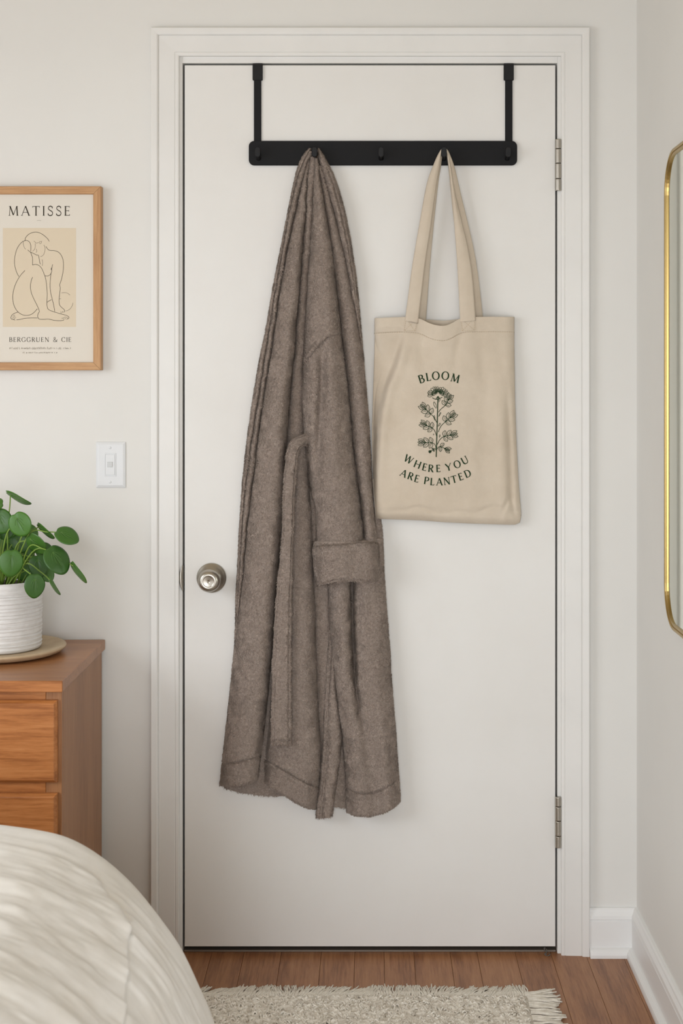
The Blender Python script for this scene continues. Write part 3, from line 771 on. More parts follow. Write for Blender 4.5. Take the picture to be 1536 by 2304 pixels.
def leaf(cpx, crow, ln, wdt, ang, dep, face, point):
    s = S(dep); Lm, Wm = ln / s, wdt / s
    a = math.radians(ang)
    ax = Vector((math.cos(a), 0, -math.sin(a)))          # blade axis in the picture plane
    bx = Vector((math.sin(a), 0, math.cos(a)))           # across
    true_w = max(Wm, Lm * .88)
    ratio = min(1.0, Wm / true_w); tilt = math.acos(ratio)
    across = bx * ratio + Vector((0, (1 if face > 0 else -1) * math.sin(tilt), 0))
    nrm = ax.cross(across).normalized()
    if nrm.y > 0: nrm = -nrm
    c = Vector(W(cpx, crow, dep))
    nr_, na = 7, 32
    vs = []; fs = []
    for j in range(nr_ + 1):
        rr = j / nr_
        for i in range(na):
            th = 2 * math.pi * i / na
            x = math.cos(th); y = math.sin(th)
            ex = x * (1 + point * .22 * max(0, x) ** 6) if x > 0 else x * (1 - .12 * math.exp(-(y / .22) ** 2))
            u = rr * ex * Lm / 2; w = rr * y * true_w / 2 * (1 - .10 * x * point * 2 if x > 0 else 1)
            cup = .06 * Lm * rr ** 2 - .035 * Lm * (abs(y) * rr) ** 1.5 + .012 * Lm * math.sin(3 * th + cpx) * rr ** 2
            vein = -.010 * Lm * math.exp(-((w / true_w) / .03) ** 2) * (1 - .6 * rr)
            p = c + ax * u + across * w - nrm * (cup - vein - .03 * Lm)
            vs.append(p)
    for j in range(nr_):
        for i in range(na):
            k = (i + 1) % na; fs.append([j * na + i, j * na + k, (j + 1) * na + k, (j + 1) * na + i])
    # a little thickness
    m = len(vs); vs += [p - nrm * .0005 for p in vs]
    fs += [[m + q for q in reversed(ff)] for ff in fs]
    for i in range(na):
        k = (i + 1) % na; fs.append([nr_ * na + i, nr_ * na + k, m + nr_ * na + k, m + nr_ * na + i])
    o = mesh('leaf', vs, fs, M_leaf, plant, True)
    # veins on the visible face
    vv, ff = [], []
    for va, le in ((0, .86), (.55, .62), (-.55, .62), (1.25, .5), (-1.25, .5)):
        pts = []
        for q in range(7):
            rr = q / 6 * le
            x = math.cos(va * (1 - .35 * q / 6)) ; y = math.sin(va * (1 - .35 * q / 6))
            u = (-.55 + rr * 1.35 * x) * Lm / 2; w = rr * y * true_w / 2 * 1.1
            if (u / (Lm / 2)) ** 2 + (w / (true_w / 2)) ** 2 > .9: break
            R_ = math.hypot(u / (Lm / 2), w / (true_w / 2)); Y_ = w / (true_w / 2)
            cup = .06 * Lm * R_ ** 2 - .035 * Lm * abs(Y_) ** 1.5 + .012 * Lm * math.sin(3 * math.atan2(Y_, u / (Lm / 2)) + cpx) * R_ ** 2
            vein = -.010 * Lm * math.exp(-((w / true_w) / .03) ** 2) * (1 - .6 * R_)
            pts.append(c + ax * u + across * w - nrm * (cup - vein - .03 * Lm) + nrm * .0008)
        if len(pts) > 2:
            a_, b_ = tube(pts, [.00055 * (1 - .7 * k / len(pts)) for k in range(len(pts))], 5)
            o_ = len(vv); vv += a_; ff += [[o_ + i for i in q] for q in b_]
    mesh('leaf_vein', vv, ff, M_vein, o, True)
    att = c - ax * (Lm * .28)
    base_ = Vector((pcx + (att.x - pcx) * .22 + random.uniform(-.012, .012), pcy + (att.y - pcy) * .2 + random.uniform(-.012, .012), soilz - .002))
    mid = base_.lerp(att, .55) + Vector((-(att.x - pcx) * .12, 0, abs(att.x - pcx) * .28 + .006))
    back = att + nrm * -.0015 if face > 0 else att
    pts = crom([base_, mid, mid.lerp(back, .6) + Vector((0, .004, .003)), back], 6)
    mesh('leaf_stalk', *tube(pts, [.0019 - .0008 * i / len(pts) for i in range(len(pts))], 7), M_stem, plant, True)
for a in LV: leaf(*a)
for i in range(22):
    a = random.uniform(0, 6.28); r = random.uniform(.005, .06)
    b = Vector((pcx + r * math.cos(a), pcy + r * math.sin(a), soilz - .002))
    e_ = b + Vector((random.uniform(-.02, .05), random.uniform(-.03, .02), random.uniform(.03, .075)))
    mesh('shoot', *tube(crom([b, b.lerp(e_, .5) + Vector((-.006, 0, .004)), e_], 4), [.0018] * 4 + [.0016] * 3 + [.0012] * 2, 6), M_stem, plant, True)

# ------------------------------------------------------------------ tote bag on the fourth hook
TL = [(843.5, 700), (843, 716), (842, 790), (839, 880), (836.5, 960), (837, 1040), (840, 1110), (845, 1166), (846, 1190)]
TR = [(1156, 700), (1156, 713), (1156, 780), (1157.5, 900), (1161, 1000), (1166, 1090), (1171, 1150), (1172.5, 1180)]
TTOP = [(843, 716), (880, 714), (912, 713), (938, 715), (950, 719), (962, 725.5), (976, 730.5), (990, 733), (1003, 732.5), (1015, 728), (1028, 720), (1038, 715), (1052, 713), (1100, 712.5), (1156, 713)]
TBOT = [(843, 1166), (852, 1167.5), (900, 1169), (950, 1171), (1000, 1175), (1060, 1178), (1120, 1180), (1172, 1181)]
def sm(poly, axis_rows=True, win=13):
    """smoothed interpolant; poly sorted by its second (rows) or first (px) member"""
    a = np.array(poly, float); k, v = (a[:, 1], a[:, 0]) if axis_rows else (a[:, 0], a[:, 1])
    g = np.arange(k[0], k[-1] + .5, 1.0); y = np.interp(g, k, v)
    w = np.hanning(win + 2)[1:-1]; w /= w.sum()
    n = win // 2
    pad = np.concatenate([2 * y[0] - y[n:0:-1], y, 2 * y[-1] - y[-2:-n - 2:-1]]) if len(y) > n + 2 else y
    if len(pad) > len(y): y = np.convolve(pad, w, 'valid')
    return lambda q: np.interp(q, g, y)
tl, tr, tt, tb = sm(TL), sm(TR), sm(TTOP, False, 15), sm(TBOT, False, 21)
foldx = sm([(908, 700), (905, 760), (890, 815), (868, 870), (856, 920), (850, 970), (846, 1050), (843, 1110), (838, 1190)])
def g_(x, s): return np.exp(-(x / s) ** 2)
def tote_d(px, row):
    px = np.asarray(px, float); row = np.asarray(row, float)
    l, r = tl(row), tr(row); t, b = tt(px), tb(px)
    u = np.clip((px - l) / (r - l), 0, 1); v = np.clip((row - t) / (b - t), 0, 1)
    eu = np.clip(np.minimum(u, 1 - u) * 2, 0, 1); 
    d = .014 + .016 * np.sqrt(np.clip(1 - (1 - np.clip(np.minimum(u, 1 - u) / .07, 0, 1)) ** 2, 0, 1))
    d = d + .012 * np.sin(np.pi * np.clip(u, 0, 1)) * (.5 + .5 * v)
    d = d + .012 * np.sin(np.pi * np.clip(v, 0, 1) ** 1.4)
    d = d - .012 * np.clip((v - .965) / .035, 0, 1) ** 2
    # flap of the front over the left side
    fx = foldx(row); k = 1 / (1 + np.exp(-(px - fx) / 2.6))
    d = d - .026 * (1 - k) * np.clip((row - 735) / 70, 0, 1) * np.clip((1150 - row) / 120, 0, 1)
    d = d + .005 * g_(px - fx - 12, 13) * np.clip((row - 740) / 60, 0, 1) * np.clip((1120 - row) / 160, 0, 1)
    # sag and pull folds below the opening
    d = d + .006 * g_(px - 992 - (row - 733) * .05, 26) * np.exp(-(row - 725) / 70)
    d = d - .0045 * g_(px - 1035 + (row - 760) * .22, 11) * np.exp(-np.abs(row - 775) / 45)
    d = d - .0040 * g_(px - 946 - (row - 760) * .10, 11) * np.exp(-np.abs(row - 780) / 55)
    d = d - .0030 * g_(px - 1080 - (row - 760) * .12, 14) * np.exp(-np.abs(row - 840) / 90)
    d = d - .0035 * g_(px - 1088 - (row - 1000) * .03, 18) * g_(row - 960, 150)
    d = d - .0060 * g_(px - 1146 - (row - 1000) * .04, 7) * np.clip((row - 840) / 120, 0, 1) * np.clip((1160 - row) / 60, 0, 1)
    d = d + .0035 * g_(px - 1128 - (row - 1000) * .04, 12) * np.clip((row - 840) / 120, 0, 1)
    # bottom wrinkles
    d = d - .0020 * g_(row - (1149 + 5 * np.sin(px / 31.) + 4 * np.sin(px / 13. + 1)), 5) * (.4 + .6 * np.sin(px / 40.) ** 2) * np.clip((px - 850) / 40, 0, 1)
    d = d + .0010 * g_(row - (1138 + 5 * np.sin(px / 27. + 1)), 7)
    d = d - .0035 * g_(px - 1140 - (1130 - row) * .45, 6) * g_(row - 1135, 22) - .0030 * g_(px - 1152 + (1130 - row) * .2, 5) * g_(row - 1130, 30)
    # hem stitch line
    hr = t + 34 + 0 * row
    d = d - .0012 * g_(row - hr, 1.6) + .0008 * (row < hr)
    q = np.stack([px / 977., 0 * px, row / 977.], -1)
    d = d + .0028 * vnoise(q, .075, 3) + .0013 * vnoise(q, .03, 4) + .0005 * vnoise(q, .012, 5)
    return d
tote = thing('tote_bag', W(1000, 1178, .02), 'beige canvas tote bag printed with a green flower', 'tote bag')
nu, nv = 200, 290
u = np.linspace(0, 1, nu); v = np.linspace(0, 1, nv)
U, V = np.meshgrid(u, v)
def tote_grid(top):
    R_ = 713 + V * (1180 - 713)
    X = tl(R_) + (tr(R_) - tl(R_)) * U
    tp, bt_ = top(X), tb(X)
    R_ = tp + V * (bt_ - tp)
    X = tl(R_) + (tr(R_) - tl(R_)) * U
    # rounded lower right corner
    c = np.clip((X - 1158) / 15, 0, 1) * np.clip((R_ - 1160) / 20, 0, 1)
    return X - 4 * c, R_ - 5 * c
X, R_ = tote_grid(tt)
P = Wn(X, R_, tote_d(X, R_))
def gridfaces(nv, nu, o=0):
    i = np.arange(nv - 1)[:, None] * nu + np.arange(nu - 1)[None, :] + o
    return np.stack([i, i + nu, i + nu + 1, i + 1], -1).reshape(-1, 4)
ttb = sm([(843, 716), (900, 714), (940, 716), (955, 719), (1000, 722), (1040, 717), (1060, 713), (1156, 713)], False, 15)
Xb, Rb = tote_grid(ttb)
Pb = Wn(Xb, Rb, .0075 + .004 * np.sin(np.pi * U) + 0 * Xb)
Vt = np.concatenate([P.reshape(-1, 3), Pb.reshape(-1, 3)]); Ft = np.concatenate([gridfaces(nv, nu), gridfaces(nv, nu, nu * nv)[:, ::-1]])
o = nu * nv
sides = []
for r in range(nv - 1):
    sides.append([r * nu, (r + 1) * nu, o + (r + 1) * nu, o + r * nu]); a = r * nu + nu - 1; sides.append([a, o + a, o + a + nu, a + nu])
for c in range(nu - 1):
    a = (nv - 1) * nu + c; sides.append([a, a + 1, o + a + 1, o + a][::-1])
body = mesh('bag_body', Vt, np.concatenate([Ft, np.array(sides)]), M_canvas, tote, True)
mod = body.modifiers.new('cloth', 'SOLIDIFY'); mod.thickness = .0012; mod.offset = -1
# handles
def ribbon(name, L_, R_, d0, d1, parent, bowl=0, n=90, nw=9, wave=.0):
    """L_,R_ edge polylines (px,row) from bag up to hook, over and down the other side are separate legs"""
def leg(L_, R_, dl, dr_, n=110, nw=11):
    l = np.array(crom(L_, 10)); r = np.array(crom(R_, 10))
    def res(p):
        s = np.concatenate([[0], np.cumsum(np.linalg.norm(np.diff(p, axis=0), axis=1))]); q = np.linspace(0, s[-1], n)
        return np.stack([np.interp(q, s, p[:, 0]), np.interp(q, s, p[:, 1])], 1)
    l, r = res(l), res(r); k = np.linspace(0, 1, nw)[None, :, None]
    xy = l[:, None, :] * (1 - k) + r[:, None, :] * k
    tt_ = np.linspace(0, 1, n)[:, None]
    kk = k[..., 0]
    dd = np.interp(tt_, [0, 1], dl) * (1 - kk) + np.interp(tt_, [0, 1], dr_) * kk + .0022 * np.sin(np.pi * kk) * (1 + 2 * tt_)
    return Wn(xy[..., 0], xy[..., 1], dd)
def handle(name, legs, parent):
    """legs: two grids running from bag to hook; joined over the peg"""
    vs, fs = [], []
    o = 0
    for gq in legs:
        n_, w_ = gq.shape[:2]; vs.append(gq.reshape(-1, 3)); fs.append(gridfaces(n_, w_, o)); o += n_ * w_
    a, b = legs; n_, w_ = a.shape[:2]
    # bridge behind the hook cap
    m = 12; br = []
    for i in range(m + 1):
        t = i / m
        q = a[-1] * (1 - t) + b[-1][::-1] * t
        q = q + np.array([0, 0, .0035 * math.sin(math.pi * t)]); br.append(q)
    br = np.array(br); vs.append(br.reshape(-1, 3)); fs.append(gridfaces(m + 1, w_, o))
    ob = mesh(name, np.concatenate(vs), np.concatenate(fs), M_canvas, parent, True)
    md = ob.modifiers.new('cloth', 'SOLIDIFY'); md.thickness = .0016; md.offset = 0
    return ob
FLl = [(911, 722), (912, 712), (926, 606), (943, 506), (960, 414.5), (976, 369), (986, 347), (992, 337)]
FLr = [(940, 726), (941, 716), (956, 592), (969, 506), (980.5, 420), (988, 377), (992, 350), (994, 338)]
FRl = [(1035, 724), (1034.5, 714), (1029, 606), (1022, 506), (1015, 420), (1010.5, 377), (1006.5, 350), (1004, 338)]
FRr = [(1069.5, 722), (1069, 711), (1062, 621), (1052, 558), (1039, 503), (1024.5, 440), (1013.5, 377), (1008.5, 350), (1005.5, 337)]
BLl = [(924, 735), (926, 716), (944, 606), (958, 506), (972, 414.5), (984, 369), (990, 350), (993, 340)]
BLr = [(957, 735), (958, 717), (966, 606), (975, 506), (985, 414), (990.5, 377), (993.5, 355), (995, 341)]
BRl = [(1052, 735), (1051, 711), (1044, 621), (1034, 558), (1022, 503), (1015, 440), (1009, 377), (1005.5, 352), (1003.5, 341)]
BRr = [(1087, 735), (1085.6, 711), (1071, 592), (1053, 506), (1039, 449), (1027, 397), (1019.5, 369), (1011, 347), (1006.5, 338)]
d0 = float(tote_d(925, 716)) + .0008; d1 = float(tote_d(1052, 714)) + .0008
hf = handle('front_handle', [leg(FLl, FLr, (d0, .034), (d0 + .001, .037)), leg(FRl, FRr, (d1, .037), (d1, .034))], tote)
handle('back_handle', [leg(BLl, BLr, (.014, .027), (.011, .026)), leg(BRl, BRr, (.013, .026), (.015, .030))], tote)
# sewn-down ends of the handles with crossed stitching, hem stitching
def dashes(pts, dash=3.2, gap=1.7, w=.75):
    p = np.array(pts, float); s = np.concatenate([[0], np.cumsum(np.linalg.norm(np.diff(p, axis=0), axis=1))]); out = []
    q = 0
    while q < s[-1] - dash * .5:
        k = np.linspace(q, min(q + dash, s[-1]), 3); out.append((list(zip(np.interp(k, s, p[:, 0]), np.interp(k, s, p[:, 1]))), w)); q += dash + gap
    return out
def onbag(e): return lambda x, r: Wn(x, r, tote_d(x, r) + e)
for q in ([(911.5, 714), (940.5, 716), (935, 747), (906.5, 746)], [(1035, 715.5), (1069, 712.5), (1070, 746), (1037.5, 747)]):
    k = np.linspace(0, 1, 14); a, b, c, d_ = [np.array(z_, float) for z_ in q]
    gq = np.array([[(a * (1 - x) + b * x) * (1 - y) + (d_ * (1 - x) + c * x) * y for x in k] for y in k])
    pv = Wn(gq[..., 0], gq[..., 1], tote_d(gq[..., 0], gq[..., 1]) + .0006)
    pt = mesh('handle_patch', pv.reshape(-1, 3), gridfaces(14, 14), M_canvas, tote, True)
    ins = lambda z_: tuple(np.array(z_) * .86 + (a + b + c + d_) / 4 * .14)
    A_, B_, C_, D_ = map(ins, q)
    ss = []
    for e0, e1 in ((A_, B_), (B_, C_), (C_, D_), (D_, A_), (A_, C_), (B_, D_)): ss += dashes([e0, e1])
    vv, ff = stroke_mesh(ss, onbag(.0012)); mesh('stitching', vv, ff, M_stitch, pt)
xx = np.linspace(845, 1154, 80)
ss = dashes(list(zip(xx, tt(xx) + 34)), 3.4, 1.8, .8)
vv, ff = stroke_mesh(ss, onbag(.0009)); mesh('hem_stitching', vv, ff, M_stitch, tote)
# printed words
pr = [[], [], [], [], []]
for ch, x, y, a in (('B', 947.6, 852.5, -17), ('L', 963.3, 848, -9), ('O', 980, 845.4, -2), ('O', 1001.5, 845.4, 5), ('M', 1024, 851, 15)):
    pr[0] += glyph(ch, x, y, 18.0, math.radians(a), 1.4, .98)
for ch, x, y, a in (('W', 919, 1033.5, 29), ('H', 939, 1045, 22), ('E', 955, 1051, 14), ('R', 969, 1054, 6), ('E', 985.7, 1054, -2), ('Y', 1008.6, 1051, -12), ('O', 1028, 1044.6, -21), ('U', 1045, 1035.5, -28)):
    pr[1 if x < 1000 else 2] += glyph(ch, x, y, 16.2, math.radians(a), 1.4, .98)
for ch, x, y, a in (('A', 908, 1065, 25), ('R', 923.5, 1071.5, 20), ('E', 937.5, 1077, 15), ('P', 959, 1081.5, 9), ('L', 972.5, 1083.8, 4), ('A', 988, 1084, -1), ('N', 1005, 1082.4, -8), ('T', 1021, 1078.5, -14), ('E', 1036, 1072.5, -18), ('D', 1051.5, 1065.5, -23)):
    pr[3 if x < 950 else 4] += glyph(ch, x, y, 16.2, math.radians(a), 1.4, .98)
def dens(st):
    out = []
    for p, w in st:
        p = np.array(p, float)
        if len(p) == 2:
            k = np.linspace(0, 1, 5)[:, None]; p = p[0] * (1 - k) + p[1] * k
            w = np.asarray(w)
        out.append((p, w))
    return out
for wd_ in pr:
    vv, ff = stroke_mesh(dens(wd_), onbag(.0008)); mesh('printed_word', vv, ff, M_greenink, tote)
# printed flower (coordinates in the enlarged view, converted to frame pixels)
fl_ = []
zx = lambda x, y: (800 + x * .28646, 700 + y * .28646)
def fs_(pts, w): fl_.append(([zx(*p) for p in crom(pts, 5)], w))
fs_([(632, 1146), (636, 1000), (640, 870), (643, 760), (646, 668)], 2.1)
def leaflet(bx, by, ang, ln, wd_):
    c, s_ = math.cos(ang), math.sin(ang)
    def q(u, v_): return (bx + u * c - v_ * s_, by + u * s_ + v_ * c)
    fs_([q(0, 0), q(ln * .3, wd_ * .42), q(ln * .65, wd_ * .45), q(ln, 0)], 1.0)
    fs_([q(0, 0), q(ln * .3, -wd_ * .42), q(ln * .65, -wd_ * .45), q(ln, 0)], 1.0)
    fs_([q(0, 0), q(ln * .4, wd_ * .03), q(ln * .8, 0)], .6)
    fs_([q(ln * .3, 0), q(ln * .45, wd_ * .2), q(ln * .6, wd_ * .25)], .45)
def cluster(base, ctl, root, tip, n, size):
    fs_([base, ctl, root, ((root[0] + tip[0]) / 2, (root[1] + tip[1]) / 2)], 1.25)
    a = math.atan2(tip[1] - root[1], tip[0] - root[0]); L0 = math.hypot(tip[0] - root[0], tip[1] - root[1])
    for i in range(n):
        t = i / (n - 1)
        for sgn in (-1, 1):
            b = (root[0] + (tip[0] - root[0]) * t * .5, root[1] + (tip[1] - root[1]) * t * .5)
            leaflet(b[0], b[1], a + sgn * (1.15 - .75 * t), size * (.80 + .20 * t), size * .50)
    leaflet(root[0] + (tip[0] - root[0]) * .4, root[1] + (tip[1] - root[1]) * .4, a, L0 * .62, size * .46)
cluster((650, 795), (668, 770), (705, 738), (748, 655), 3, 56)
cluster((636, 875), (615, 835), (588, 808), (508, 733), 3, 62)
cluster((648, 950), (668, 905), (705, 868), (782, 800), 3, 62)
cluster((636, 985), (622, 945), (600, 918), (506, 876), 3, 58)
cluster((640, 1048), (660, 1010), (692, 985), (798, 962), 3, 60)
cluster((633, 1085), (622, 1050), (600, 1035), (488, 1030), 3, 60)
cluster((637, 1085), (650, 1068), (664, 1064), (738, 1096), 2, 50)
cluster((631, 1090), (622, 1080), (612, 1086), (573, 1110), 1 + 1, 22)
for p in ([(648, 705), (655, 690), (662, 695), (652, 715)], [(632, 765), (614, 740), (614, 712), (630, 735), (634, 760)], [(622, 860), (612, 835), (616, 820), (622, 840)], [(650, 830), (662, 800), (668, 800), (655, 825)], [(645, 905), (660, 880), (664, 890), (650, 905)], [(655, 990), (658, 972), (664, 978), (657, 992)], [(612, 975), (610, 965), (616, 968)]):
    fs_(p, .9)
rr = random.Random(3)
for ring, (cnt, r0, r1, yy) in enumerate(((9, 6, 24, 640), (13, 18, 48, 645), (15, 38, 80, 650))):
    for i in range(cnt):
        a = math.pi * (-1.12 + 1.24 * i / (cnt - 1)) + rr.uniform(-.06, .06)
        c, s_ = math.cos(a), math.sin(a) * .72
        w = (7, 9, 11)[ring]
        bx, by, ex, ey = 646 + r0 * c, yy + r0 * s_, 646 + r1 * c * rr.uniform(.9, 1.05), yy + r1 * s_ * rr.uniform(.9, 1.05)
        nx, ny = -s_ * w, c * w
        mx, my = bx * .35 + ex * .65, by * .35 + ey * .65
        fs_([(bx, by), (mx + nx, my + ny), (ex + nx * .3, ey + ny * .3), (ex - nx * .3, ey - ny * .3), (mx - nx, my - ny), (bx, by)], .9)
fs_([(600, 680), (625, 692), (650, 690), (680, 676)], 1.4); fs_([(630, 690), (645, 672), (660, 688)], 1.6)
vv, ff = stroke_mesh(fl_, onbag(.0008)); mesh('printed_flower', vv, ff, M_greenink, tote)

# ------------------------------------------------------------------ fleece robe on the second hook
robe = thing('bathrobe', W(700, 1840, .03), 'mocha brown fleece bathrobe hanging with turned-up cuff and loose belt', 'bathrobe')
def ramp(*kv):
    k = np.array(kv, float); return lambda r: np.interp(r, k[:, 0], k[:, 1])
SIL_L = [(699,331),(692,337),(682,348),(668,380),(661,410),(655,440),(635,540),(615,640),(598,740),(583,810),(568,900),(556,985),(545,1085),(538,1190),(533,1300),(530,1350),(528,1453),(519,1537),(511,1616),(500,1712),(494,1766),(492,1800)]
SIL_R = [(714,331),(722,338),(733,359),(747,385),(763,428),(775,472),(788,537),(801,624),(809.5,710),(817,800),(823.5,878),(830,956),(834,1034),(839,1138),(843,1170),(849,1230)]
SIL_R2 = [(846,1120),(858,1170),(864,1295),(868,1350),(876,1453),(882,1553),(890,1647),(896,1740),(900,1788),(899,1840)]
L1 = [(698,335),(685,362),(670,396),(651,472),(634,570),(614,689),(601,776),(590,850),(575,940),(562,1020),(551,1110),(543,1210),(537,1310),(531.5,1400),(529,1450),(521,1537),(512,1616),(501,1712)]
C1 = [(703,340),(690,363),(677,413),(662,483),(647,548),(629,645),(618.6,721),(608,797),(590,904),(580,982),(567,1086),(554,1190),(545,1294),(536,1385),(529,1453),(520,1537),(511,1616),(500,1712),(494,1766),(492,1800)]
C2 = [(697,355),(690,402),(688,472),(685,515),(681.5,548),(678,591),(673,667),(666,732),(662,797),(658,826),(650,917),(645,982),(640,1060),(634,1151),(629,1216),(624,1294),(618,1381),(610,1475),(602,1569),(591,1662),(583,1725),(579.5,1756),(578,1800)]
C3 = [(708,352),(707,363),(703,428),(701,493),(697,559),(692,624),(688,689),(685,743),(681.5,797),(680,826),(679,904),(681,960),(686,995),(694,1073),(702,1120),(710,1151),(711,1216),(711,1260)]
C4b = [(714,350),(720,400),(727,441),(738,504),(749,580),(755,635),(762,689),(768,743),(775,808),(783,865),(790,943),(798,1034),(809,1112),(819,1203),(822,1260)]
C4a = [(716,352),(720.6,374),(731,411),(746.6,463),(760,515),(772.7,570),(783.5,624),(790,667),(799,711),(808,755),(816,810)]
C5 = [(686,940),(686,1021),(694,1086),(699,1151),(702,1216),(705,1307),(707,1350),(710,1444),(712,1537),(716,1600),(722,1680),(722,1740),(713,1830)]
C6 = [(728,1200),(738,1320),(739,1350),(744,1444),(752,1537),(761.6,1616),(768,1647),(772.5,1694),(777,1740),(779,1787),(780,1840)]
C7 = [(786,1200),(788,1307),(788,1350),(790,1444),(795,1537),(806,1610),(822,1680),(836,1760),(842,1840)]
BL = [(740,1400),(741,1428),(735,1506),(729,1600),(726,1678),(721,1740),(711.5,1819),(709.5,1842)]
BM = [(744,1400),(746,1475),(741,1560),(739,1620),(737,1690),(733,1750),(725,1842)]
BR = [(746,1400),(750,1475),(758,1570),(768,1647),(766,1694),(758,1756),(749,1819),(747.5,1842)]
HEM_B = [(480,1766),(497,1768),(520,1769.5),(538,1768),(560,1763),(572,1757),(582,1750)]
HEM_F = [(570,1746),(580,1753),(607,1770),(635,1787),(663,1806),(691,1819),(712,1822),(740,1822)]
HEM_I = [(740,1824),(779,1827),(797,1836),(820,1838),(835,1837),(866,1829),(885,1819),(896,1808),(905,1796)]
fib_pts, fib_nrm, fib_tan = [], [], []
def grid_normals(P):
    du = np.gradient(P, axis=1); dv = np.gradient(P, axis=0)
    n = np.cross(dv, du); n /= (np.linalg.norm(n, axis=-1, keepdims=True) + 1e-12)
    n[n[..., 1] > 0] *= 1
    return n, dv
def fleece(P, amp=1.0):
    n, dv = grid_normals(P)
    flip = np.where((n[..., 1] > 0).mean() > .5, -1, 1); n = n * flip
    dsp = .0006 * vnoise(P, .0048, 11) + .0004 * vnoise(P, .0026, 12)
    Q = P + n * (dsp * amp)[..., None]
    return Q, n, dv
def collect(Q, n, dv, dens=330000.):
    """random fibre roots on a grid"""
    a = np.linalg.norm(np.cross(Q[1:, :-1] - Q[:-1, :-1], Q[:-1, 1:] - Q[:-1, :-1]), axis=-1)
    cnt = rng.poisson(a * dens)
    i, j = np.nonzero(cnt); rep = cnt[i, j]; i = np.repeat(i, rep); j = np.repeat(j, rep)
    s, t = rng.random(len(i))[:, None], rng.random(len(i))[:, None]
    p = Q[i, j] * (1 - s) * (1 - t) + Q[i + 1, j] * s * (1 - t) + Q[i, j + 1] * (1 - s) * t + Q[i + 1, j + 1] * s * t
    fib_pts.append(p); fib_nrm.append(n[i, j]); d_ = dv[i, j]; fib_tan.append(d_ / (np.linalg.norm(d_, axis=-1, keepdims=True) + 1e-12))
def fibres(seed):
    """short flat-lying tufts, combed by a noise field"""
    p = np.concatenate(fib_pts); n = np.concatenate(fib_nrm); t = np.concatenate(fib_tan)
    fib_pts.clear(); fib_nrm.clear(); fib_tan.clear()
    b = np.cross(n, t)
    ang = 1.5 * vnoise(p, .022, seed) + 1.1 * vnoise(p, .008, seed + 1) + rng.normal(0, .25, len(p))
    dr_ = t * np.cos(ang)[:, None] + b * np.sin(ang)[:, None]
    sd = np.cross(n, dr_)
    ln = rng.uniform(.0034, .0062, len(p))[:, None]; w = rng.uniform(.00045, .0008, len(p))[:, None]; lift = rng.uniform(.0008, .0024, len(p))[:, None]
    r = p - n * .0004
    m = r + dr_ * ln * .5 + n * lift
    e_ = r + dr_ * ln + n * lift * .8
    V_ = np.stack([r + sd * w, r - sd * w, m + sd * w * .8, m - sd * w * .8, e_], 1).reshape(-1, 3)
    k = np.arange(len(p)) * 5
    F_ = np.concatenate([np.stack([k, k + 1, k + 3], 1), np.stack([k, k + 3, k + 2], 1), np.stack([k + 2, k + 3, k + 4], 1)])
    return V_, F_
def strip(L_, R_, r0, r1, base, bulge, pw=2.2, skew=0.0, hem=None, extra=None, back=.003, step=1.7, stitch=55):
    fl, fr = sm(L_, True, 31), sm(R_, True, 31)
    base = ramp(*base) if not np.isscalar(base) else (lambda r, b=base: b + 0 * r)
    bulge = ramp(*bulge) if not np.isscalar(bulge) else (lambda r, b=bulge: b + 0 * r)
    rs = np.arange(r0, r1, 20.)
    wmax = np.max(fr(rs) - fl(rs))
    nu = int(max(14, wmax * 1.35 / step)); nv = int((r1 - r0) / step)
    k = np.sin(np.linspace(-1, 1, nu) * np.pi / 2)[None, :]
    v = np.linspace(0, 1, nv)[:, None]
    if hem is not None:
        hf_ = sm(hem, False, 9); rb = r1 + 0 * k
        for _ in range(3):
            xb = fl(rb) + (fr(rb) - fl(rb)) * (k + 1) / 2; rb = hf_(xb)
    else: rb = r1 + 0 * k
    R2 = r0 + v * (rb - r0)
    a, b = fl(R2), fr(R2)
    X2 = a + (b - a) * (k + 1) / 2
    ks = np.clip(k - skew * (1 - k * k), -1, 1)
    d = base(R2) + bulge(R2) * np.sqrt(np.clip(1 - np.abs(ks) ** pw, 0, 1))
    q = np.stack([X2 / 977., 0 * X2, R2 / 977.], -1)
    d = d + .0026 * vnoise(q * np.array([1, 1, .22]), .03, 21) * np.sqrt(np.clip(1 - k * k, 0, 1))
    if hem is not None and stitch:
        d = d - .0065 * g_(rb - R2 - stitch - 2 * np.sin(X2 / 17.), 2.3) + .0022 * g_(rb - R2 - stitch + 8, 7) 
        d = d - .008 * np.clip(1 - (rb - R2) / 6, 0, 1) ** 2
    if extra is not None: d = extra(X2, R2, k, d)
    d = np.maximum(d, back + .001)
    P = Wn(X2, R2, d)
    Q, n, dv = fleece(P)
    collect(Q, n, dv)
    # close the back
    Bk = Q.copy(); 
    top = Q[:1].copy(); top[..., 1] = np.maximum(top[..., 1], -back); top[..., 1] = -back
    bot = Q[-1:].copy(); bot[..., 1] = -back
    G = np.concatenate([top, Q, bot], 0)
    lf = G[:, :1].copy(); lf[..., 1] = -back; rt = G[:, -1:].copy(); rt[..., 1] = -back
    G = np.concatenate([lf, G, rt], 1)
    return G
def join(grids, name, parent, extra=None):
    vs, fs, o = [], [], 0
    for G in grids:
        a, b = G.shape[:2]; vs.append(G.reshape(-1, 3)); fs.append(gridfaces(a, b, o)); o += a * b
    ob = mesh(name, np.concatenate(vs), np.concatenate(fs), M_robe, parent, True)
    V_, F_ = fibres(hash(name) % 50 + 31 if False else 31 + len(name))
    pile = mesh('pile', V_, F_, M_robe, ob); pile['kind'] = 'stuff'
    return ob
def shift(poly, dx): return [(x + dx, r) for x, r in poly]
